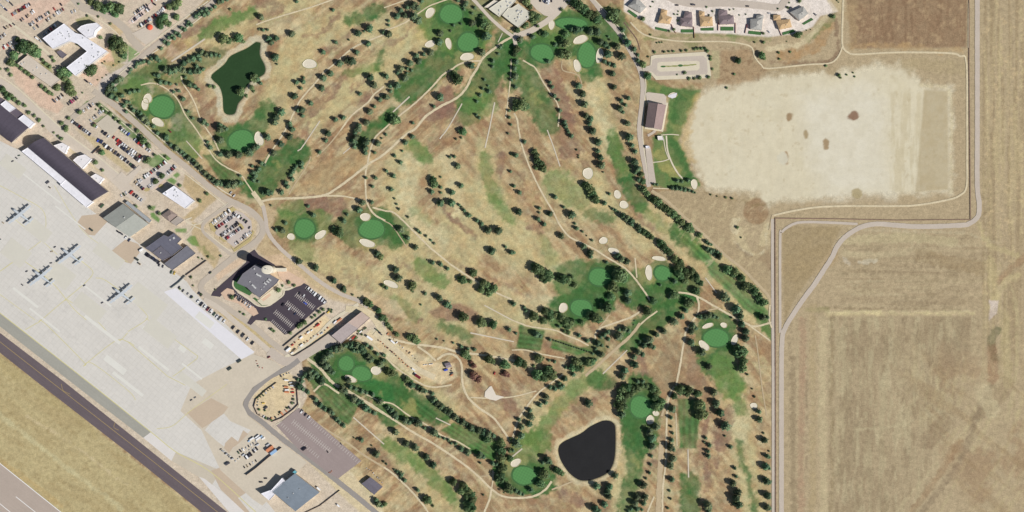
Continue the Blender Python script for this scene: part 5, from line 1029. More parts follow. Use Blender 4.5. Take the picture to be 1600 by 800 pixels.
def carrow(where, x0, y0, x1, y1, n, cols=None, miss=0.0, ang=None, jit=.35, kinds=('car','car','car','pickup','van'), sc_=1.0, seed=0):
    rr = random.Random(seed + int(x0 * 3 + y0)); d = (x1 - x0, y1 - y0)
    base = math.atan2(-d[1], d[0]) + math.pi / 2 if ang is None else math.radians(ang)
    end = "left" if abs(d[0]) >= abs(d[1]) else "top"
    default = ['white','white','silver','black','dark grey','black','white','silver','dark blue','grey','maroon','tan','white','dark grey','red','green']
    lst = []
    for i in range(n):
        if rr.random() < miss: continue
        u = i / max(1, n - 1); c_ = cols[i % len(cols)] if cols else rr.choice(default)
        lst.append((x0 + d[0] * u + rr.uniform(-jit, jit), y0 + d[1] * u + rr.uniform(-jit, jit), c_, rr.choice(kinds), base + (math.pi if rr.random() < .4 else 0) + rr.uniform(-.05, .05)))
    if len(lst) > 1 and (lst[0][0] > lst[-1][0]): order = list(range(len(lst) - 1, -1, -1)); end = "left"
    else: order = list(range(len(lst)))
    for r_, j in enumerate(order):
        x, y, c_, kd, a_ = lst[j]
        lab = "%s %s, %s from %s in the %s" % (c_, VN[kd][1].replace("pickup truck", "pickup"), ORD[r_], end, where) if len(lst) > 1 else "%s %s %s" % (c_, VN[kd][1], where)
        if len(lab.split()) > 16: print("LONG", len(lab.split()), lab)
        vehicle(kd, x, y, a_, c_, lab, "vehicles parked in the " + where if len(lst) > 1 else "vehicles standing alone", sc_=sc_)
D = 128
carrow("upper left car park's topmost row", 20, 23, 47, 7, 12, miss=.08)
carrow("upper left car park's second row", 31, 34, 53, 18, 9, miss=.15)
carrow("upper left car park's third row", 45, 41, 96, 7, 20, miss=.2, cols=['black','grey','white','silver','black','dark grey','white','silver','dark grey','red','grey','white','green','black','white','red','silver','maroon','red','black'])
carrow("upper left car park's fourth row", 54, 45, 102, 13, 18, miss=.3)
carrow("shaded row against the white complex", 66, 57, 87, 40, 7, miss=.2, cols=['white','silver','white','dark grey','red','black','white'])
carrow("short row in the top left corner", 2, 8, 10, 15, 3, ang=-45); carrow("pair at the top edge", 12, 1, 19, 7, 3, ang=-45)
carrow("row left of the pale walk", 6, 75, 28, 60, 8, cols=['red','white','red','silver','white','grey','white','green']); carrow("outer row by the pale diagonal walk", 14, 79, 32, 67, 6, cols=['silver','dark grey','white','dark grey','white','black'], miss=.2)
carrow("sparse row above the dark grove", 8, 44, 22, 38, 4, ang=-45); carrow("row at the left edge of the photo", 0, 60, 8, 54, 4); carrow("pair beside the shaded row", 58, 60, 63, 64, 2, ang=-40)
carrow("pair beside the green triangle", 113, 19, 118, 17, 2); carrow("front row right of the junction", 207, 33, 233, 14, 11, miss=.08); carrow("back row right of the junction", 211, 21, 230, 8, 7, miss=.2)
carrow("row behind the small trees", 239, 27, 259, 12, 9, miss=.1); carrow("row above the red canopy", 217, 42, 236, 30, 9, miss=.1); carrow("by itself at the top of the long car park", 242, 7, 242, 7, 1, ['black'], ang=-40); carrow("pair at the top edge near the pale strip", 238, 1, 244, -1, 2, ['red','white'])
carrow("row just below the courtyard tree", 86, 158, 98, 149, 5, ['dark grey','white','black','white','black']); carrow("row below the big courtyard tree", 107, 163, 121, 153, 6, ['black','dark grey','magenta','magenta','black','grey'])
carrow("pair beside the round courtyard-side tree", 136, 127, 142, 131, 2, ['black','white'], ang=-40)
carrow("upper short row of the hedged car park", 127, 176, 146, 163, 6, ['tan','white','tan','white','black','white']); carrow("lower short row of the hedged car park", 142, 189, 161, 173, 8, miss=.1)
A2 = 52
carrow("long edge row beside the dry verge", 114, 190, 141, 210, 9, ['white','black','dark grey','maroon','black','grey','silver','white','dark blue'], sc_=1.15); carrow("blue pair by the verge", 154, 219, 159, 222, 2, ['blue','dark blue'], sc_=1.15); carrow("middle stretch of the edge row", 163, 226, 196, 250, 10, sc_=1.15)
carrow("row below the pale fenced slab", 147, 195, 170, 213, 6, ['maroon','white','dark blue','black','black','white'], miss=.1, sc_=1.1)
carrow("big diagonal car park's top row", 188, 200, 234, 236, 15, ['black','white','silver','white','blue','black','white','silver','dark blue','red','maroon','white','black','silver','white'], miss=.12, sc_=1.1)
carrow("big diagonal car park's second row", 178, 215, 222, 246, 14, miss=.1, sc_=1.1); carrow("big diagonal car park's third row", 184, 225, 218, 251, 12, miss=.1, sc_=1.1); carrow("big diagonal car park's bottom row", 197, 251, 212, 263, 5, ['silver','black','green','black','grey'], sc_=1.1)
carrow("row along the small lawn", 218, 283, 259, 253, 17, miss=.15); carrow("inner row near the small lawn", 262, 271, 274, 260, 7, ['white','dark grey','silver','black','maroon','black','silver']); carrow("three beside the dry island", 232, 292, 241, 286, 4, ['grey','white','silver','white'])
carrow("row at the left of the dry islands", 212, 285, 224, 295, 5, miss=.1); carrow("row starting with the red truck", 206, 301, 221, 313, 5, ['red','black','black','white','silver'], sc_=1.2); carrow("three left of the red truck", 190, 306, 198, 302, 3, ['white','green','white'])
carrow("on the pad left of the grey hangar", 160, 322, 160, 322, 1, ['green'], ang=45, kinds=('van',), sc_=1.3); carrow("pair at the grey hangar door", 185, 362, 190, 365, 2, ['black','dark grey'], sc_=1.2, ang=-35); carrow("pair above the tan pad", 197, 371, 202, 375, 2, ['white','dark blue'], sc_=1.2)
carrow("row in front of the ribbed building", 229, 397, 248, 410, 8, ['black','black','dark grey','black','dark blue','black','dark grey','black'], sc_=1.1); carrow("pair in front of the square dark roof", 249, 414, 255, 416, 2, ['black','dark grey']); carrow("olive pair in front of the long dark shed", 268, 425, 273, 427, 2, ['green','yellow'], sc_=1.2)
carrow("beside the tan pad below the grey hangar", 221, 391, 221, 391, 1, ['white'], ang=30, kinds=('van',), sc_=1.3)
carrow("white upper row of the ring lot", 333, 349, 359, 329, 11, ['white','white','white','silver','white','grey','white','white','white','black','white']); carrow("red-tinted row of the ring lot", 339, 356, 367, 336, 13, ['black','maroon','red','maroon','red','black','white','white','dark grey','grey','dark grey','white','black'])
carrow("curved top row of the ring lot", 365, 333, 385, 347, 6, ['black','white','white','black','dark grey','black'], ang=52); carrow("alone on the right curve of the ring lot", 390, 356, 390, 356, 1, ['black'], ang=60); carrow("alone between the inner rows of the ring lot", 354, 354, 354, 354, 1, ['green'], ang=50)
carrow("upper inner row of the ring lot", 346, 368, 372, 349, 12, ['dark grey','grey','white','white','dark grey','white','black','silver','black','dark grey','black','black']); carrow("lower inner row of the ring lot", 353, 373, 377, 356, 11, ['black','red','magenta','white','white','silver','black','maroon','dark blue','silver','black'])
carrow("lower edge row of the ring lot", 366, 383, 392, 363, 10, ['white','white','dark grey','white','white','black','grey','white','white','silver'], miss=.1)
carrow("right edge row of the black car park", 482, 451, 508, 471, 8, ['white','white','silver','white','grey','white','silver','white'], sc_=1.2)
carrow("black car park's top stall block", 468, 458, 475, 462, 2, ['black','white']); carrow("bright blue on the black car park", 477, 474, 477, 474, 1, ['blue'], ang=-40, sc_=1.2); carrow("black car park's middle stall block", 443, 476, 452, 482, 2, ['black','white']); carrow("in the right end of the middle stall block", 461, 490, 461, 490, 1, ['dark blue'], ang=50)
carrow("sparse row beside the headquarters terrace", 368, 463, 394, 482, 8, ['black','grey','dark grey','black','white','silver','white','black'], miss=.35)
carrow("long line along the white apron strip", 310, 471, 350, 502, 9, ['white','black','white','maroon','white','green','white','silver','white'], sc_=1.35); carrow("spaced line by the white strip's end", 365, 512, 395, 536, 5, ['black','black','dark grey','white','black'], sc_=1.35, miss=0)
carrow("dark equipment line below the long dark shed", 280, 449, 300, 464, 4, ['black','dark grey','grey','black'], sc_=.9); carrow("pair beside the bend of the road", 311, 458, 315, 461, 2, ['dark grey','black'])
carrow("on the road near the plain white building", 266, 205, 266, 205, 1, ['maroon'], ang=-40); carrow("on the bend beside the ring lot", 329, 426, 329, 426, 1, ['black'], ang=40)
carrow("pair at the course entrance", 361, 301, 366, 306, 2, ['silver','white']); carrow("pair in the clubhouse car park", 851, 2, 857, 5, 3, ['dark blue','white','white'], sc_=1.2); carrow("back row of the clubhouse car park", 845, 0, 862, 1, 5, ['black','silver','black','white','black'], sc_=1.1)
carrow("brown striped car park's top corner", 472, 643, 483, 652, 3, ['white','black','white'], sc_=1.2); carrow("alone at the left edge of the brown striped car park", 476, 701, 476, 701, 1, ['black'], ang=38, sc_=1.3); carrow("brown striped car park's middle pair", 512, 706, 533, 693, 2, ['black','dark grey'], sc_=.7)
carrow("driving on the street above the dark brown house", 1058, 8, 1058, 8, 1, ['black'], ang=0); carrow("parked on the street above the tan house between dark roofs", 1083, 8, 1083, 8, 1, ['dark grey'], ang=0); carrow("parked on the street right of the fourth house", 1168, 10, 1168, 10, 1, ['black'], ang=0); carrow("parked on the street above the grey ribbed house", 1202, 21, 1202, 21, 1, ['silver'], ang=-10)
carrow("parked at the turned grey house", 1235, 13, 1235, 13, 1, ['dark grey'], ang=20, sc_=1.3); carrow("beside the drive right of the turned grey house", 1274, 23, 1274, 23, 1, ['grey'], ang=-45); carrow("parked below the grey ribbed house", 1201, 50, 1201, 50, 1, ['silver'], ang=-40)
carrow("red in the scrub below the lower path", 773, 583, 773, 583, 1, ['red'], ang=70); carrow("alone in the small yard by the striped maintenance drive", 420, 558, 420, 558, 1, ['maroon'], ang=30)
carrow("thin row above the long wall", 345, 702, 364, 717, 9, ['black','silver','white','dark grey','silver','grey','white','black','silver'], sc_=.7, ang=20); carrow("second row in the equipment yard", 384, 715, 392, 709, 5, ['black','white','black','dark grey','black'], sc_=1.2); carrow("third row in the equipment yard", 396, 705, 401, 701, 3, ['black','white','black'], sc_=1.2)
carrow("scattered row near the red container", 373, 707, 400, 690, 8, ['green','black','white','silver','black','white','grey','silver'], sc_=.8); carrow("lowest row above the long wall", 382, 730, 400, 720, 5, ['black','tan','black','white','black'], sc_=.8); carrow("pair left of the blue-grey hangar", 408, 753, 415, 747, 2, ['dark grey','black'], ang=0)
carrow("alone at the corner of the equipment yard", 356, 724, 356, 724, 1, ['dark grey'], ang=30, kinds=('van',), sc_=1.3); carrow("white beside the blue-grey hangar", 498, 763, 498, 763, 1, ['white'], ang=-40, kinds=('van',), sc_=1.2); carrow("white near the bottom edge by the drive", 529, 790, 529, 790, 1, ['white'], ang=-40)
for x, y, c_, lb in [(5,348,'tan',"at the left edge of the apron"),(42,424,'dark grey',"upper one left of the lower middle plane"),(35,445,'dark grey',"lower one left of the lower middle plane"),(80,411,'dark grey',"between the middle pair of planes"),(132,446,'dark grey',"alone left of the rightmost plane"),(160,473,'dark grey',"just below left of the rightmost plane"),(0,374,'black',"on the left edge below the first plane"),(20,252,'dark grey',"left of three near the hangar corner"),(26,247,'dark grey',"middle of three near the hangar corner"),(30,243,'green',"right of three near the hangar corner"),(86,386,'dark grey',"left of the highest right plane"),(81,393,'tan',"below left of the highest right plane"),(299,625,'dark grey',"on the lower apron near its tan pad"),(305,621,'grey',"second on the lower apron near its tan pad")]:
    vehicle('car', x, y, math.radians(R.choice((30, -40, 10))), c_, "small %s ground vehicle on the apron, %s" % (c_, lb), "ground vehicles on the apron", sc_=.8)

# ------------------------------------------------------------------ containers, trailers, stacks, equipment
def box_mesh(kind):
    b = MB()
    if kind == 'container':
        b.box(0, 0, .1, 2.6, 6, 2.4, 0, 0)
        for i in range(10): b.box(-2.7 + i * .6, 0, 2.6, 2.68, .3, 2.3, 0, 0)
        for i in range(4):
            b.box(-2.7 + (i % 2) * 5.4, -1.1 + (i // 2) * 2.2, 0, .1, .3, .2, 0, 1)
    elif kind == 'trailer':
        b.box(0, 0, 1.0, 3.4, 8, 2.5, 0, 0); b.box(-4.3, 0, .9, 1.1, 1.4, .4, 0, 1)
        for x in (2.2, 3.0):
            for s_ in (-1, 1): b.box(x, s_ * 1.0, 0, .9, .8, .3, 0, 1)
    elif kind == 'stack':
        for i in range(6): b.box(0, 0, i * .28, i * .28 + .22, 2.6 - .1 * (i % 2), 2.0, .03 * i, 0)
        for i in range(4): b.box(-.9 + i * .6, 0, 1.68, 1.9, .15, 2.0, 0, 1)
    elif kind == 'generator':
        b.box(0, 0, .6, 2.2, 6.5, 3.4, 0, 0)
        for i in range(3): b.box(-2.1 + i * 2.1, 0, 2.2, 2.6, 1.5, 2.6, 0, 1)
        for x in (-2.4, 2.4):
            for s_ in (-1, 1): b.box(x, s_ * 1.4, 0, .6, .8, .4, 0, 1)
    me_ = b.mesh(kind); me_.materials.append(m_paint); me_.materials.append(m_airdk); return me_
BM_ = {k_: box_mesh(k_) for k_ in ('container', 'trailer', 'stack', 'generator')}
BN_ = {'container': ('storage_container', 'container'), 'trailer': ('box_trailer', 'trailer'), 'stack': ('pallet_stack', 'pallet stack'), 'generator': ('ground_power_unit', 'equipment')}
def item(kind, x, y, ang, c_, label, group=None, s_=1.0):
    nm, cat = BN_[kind]; o = bpy.data.objects.new(nm, BM_[kind]); COL.objects.link(o)
    o.location = W((x, y), .12); o.rotation_euler = (0, 0, math.radians(ang)); o.scale = (s_,) * 3; o.color = (*alb(PAL[c_], 1.0), 1)
    o["label"] = label; o["category"] = cat
    if group: o["group"] = group
    return o
def clutter(where, pts, n, kinds, cols, seed=1, s_=(.7, 1.1), ang=None):
    rr = random.Random(seed); P = cr(pts, False, 1.0) if len(pts) > 2 else [np.array(pts[0]) + (np.array(pts[1], float) - np.array(pts[0])) * i / 50 for i in range(51)]
    for i in range(n):
        u = (i + .5) / n; j = int(u * (len(P) - 1)); p = P[j]; q = P[min(len(P) - 1, j + 1)]; p0 = P[max(0, j - 1)]
        a_ = math.degrees(math.atan2(-(q[1] - p0[1]), q[0] - p0[0])) + 90 if ang is None else ang
        kd = rr.choice(kinds); c_ = rr.choice(cols)
        item(kd, p[0] + rr.uniform(-.8, .8), p[1] + rr.uniform(-.8, .8), a_ + rr.uniform(-8, 8), c_, "%s %s, %s in the %s" % (c_, BN_[kd][1], ORD[i], where), "items along the " + where, rr.uniform(*s_))
clutter("storage yard's upper left row from the road", [(428,603),(415,613),(404,624),(402,636)], 9, ['container','stack'], ['white','white','tan','green','silver','dark grey'], 1, (.6,.9))
clutter("storage yard's lower row from left", [(404,646),(415,652),(425,655),(434,650),(445,643),(456,635)], 9, ['stack','container','trailer'], ['tan','green','white','dark grey','orange'], 2, (.6,.85))
clutter("storage yard's right row from below", [(458,632),(459,622),(457,612),(456,600),(446,592)], 8, ['container','trailer','stack'], ['white','red','orange','silver','dark grey'], 3, (.6,.9), 0)
clutter("red-tinted middle rows of the storage yard", [(448,603),(448,614)], 3, ['trailer'], ['maroon','orange','white'], 4, (.8,.9), 0)
clutter("top of the storage yard by the road", [(437,588),(455,582)], 4, ['container','stack'], ['white','silver','dark grey'], 14, (.6,.8))
item('container', 416, 637, 40, 'dark grey', "dark slanted container alone on the sand of the storage yard"); item('container', 412, 630, 0, 'yellow', "yellowish container in the left part of the storage yard", s_=.7)
clutter("lower dirt-yard row from the workshop", [(590,530),(605,543),(620,556),(633,568),(640,575)], 14, ['stack'], ['orange','maroon','tan','orange','red'], 5, (.6,.9))
clutter("upper dirt-yard row from the workshop", [(604,520),(620,535),(635,548),(648,560),(656,568)], 11, ['stack','stack','container'], ['orange','tan','white','maroon','tan'], 6, (.5,.7))
clutter("small row at the mouth of the clearing", [(661,571),(677,569)], 4, ['container'], ['white','tan','silver'], 7, (.4,.5), 10)
clutter("right side of the clearing", [(705,575),(706,588)], 4, ['stack','trailer','container'], ['white','dark grey','orange','silver'], 8, (.6,.8), 20)
item('container', 697, 578, 15, 'blue', "bright blue tarp-covered container beside the clearing shed", s_=1.0); item('trailer', 578, 528, -35, 'white', "long white trailer at the workshop end of the dirt yard", s_=1.3); item('trailer', 614, 534, -40, 'white', "white trailer against the upper path of the dirt yard", s_=1.0)
item('container', 646, 577, -35, 'white', "upper white container beside the red stacks of the dirt yard", s_=.9); item('container', 649, 583, -35, 'white', "small white container just below its twin by the red stacks", s_=.6); item('container', 653, 588, -35, 'maroon', "reddish long pile beside the lower fence of the dirt yard", s_=1.6)
clutter("workshop's lower side row from left", [(546,532),(558,524),(566,516),(574,512)], 7, ['stack','container','trailer'], ['white','green','green','red','silver','orange'], 9, (.6,1.0), 38)
clutter("dark trailer group above the dirt-yard path", [(588,515),(597,524)], 3, ['trailer'], ['dark grey','green','black'], 10, (.6,.8), -35)
clutter("compound's brown fence row from below", [(450,545),(470,528),(490,514),(505,500)], 11, ['container','stack'], ['white','red','maroon','orange','tan','white'], 11, (.6,1.0), 38)
clutter("compound's middle row from below", [(455,552),(475,537),(490,526),(505,519),(514,510)], 12, ['container','trailer','stack'], ['white','silver','white','tan','orange','dark grey'], 12, (.6,1.0), 38)
clutter("top mouth of the compound", [(512,488),(520,484)], 4, ['stack','container'], ['green','green','yellow','dark grey'], 13, (.7,1.0), 38); clutter("space between compound and workshop", [(522,505),(534,498)], 3, ['trailer','container'], ['white','silver','orange'], 15, (.7,1.0), 38)
item('container', 451, 546, 40, 'white', "large white tank container at the lower corner of the compound", s_=1.4)
item('generator', 374, 564, 33, 'green', "right green-grey wheeled power unit at the end of the white strip", s_=1.05); item('generator', 359, 576, 33, 'green', "left green-grey wheeled power unit at the end of the white strip", s_=1.05)
item('generator', 214, 405, -35, 'green', "long green wheeled rack beside the tan pad, nearest the ribbed building"); item('generator', 218, 412, -35, 'tan', "pale wheeled rack beside the green one near the tan pad", s_=.8); item('generator', 143, 359, -35, 'green', "green wheeled rack on the tan pad below the vaulted hangar", s_=.9)
item('generator', 75, 285, 35, 'grey', "grey wheeled boom in front of the long white door strip", s_=.9); item('generator', 78, 293, -35, 'tan', "tan wheeled stand near the grey boom", s_=.6)
item('container', 422, 701, 36, 'orange', "salmon-red long container in the equipment yard", s_=2.0); item('container', 428, 706, 36, 'pale blue', "pale blue long container beside the salmon-red one", s_=1.9); item('container', 419, 695, 36, 'silver', "silver container above the salmon-red one")
item('trailer', 404, 685, 36, 'white', "white flat trailer above the equipment yard"); item('container', 378, 560, 0, 'orange', "small orange container below the end of the white strip", s_=.5) if False else None
clutter("equipment yard's top row from left", [(388,690),(398,684),(408,682),(414,688)], 6, ['stack','container','trailer'], ['white','silver','white','pale blue','dark grey'], 16, (.6,1), 36); clutter("equipment yard's middle row from left", [(366,722),(376,714),(386,706),(396,698),(406,694)], 9, ['container','stack'], ['white','silver','white','tan'], 17, (.6,1), 36)
clutter("scrap by the road corner above the storage yard", [(400,563),(404,572),(412,576)], 5, ['stack'], ['orange','red','green','tan','grey'], 18, (.5,.8)); clutter("flower-coloured pile row beside the dark shed", [(572,731),(582,738),(592,748),(600,756)], 9, ['stack'], ['white','green','tan','yellow','silver'], 19, (.4,.7))
clutter("orange pallets at the foot of the brown car park", [(513,738),(520,736)], 3, ['stack'], ['orange','orange','tan'], 20, (.6,.8), 20)
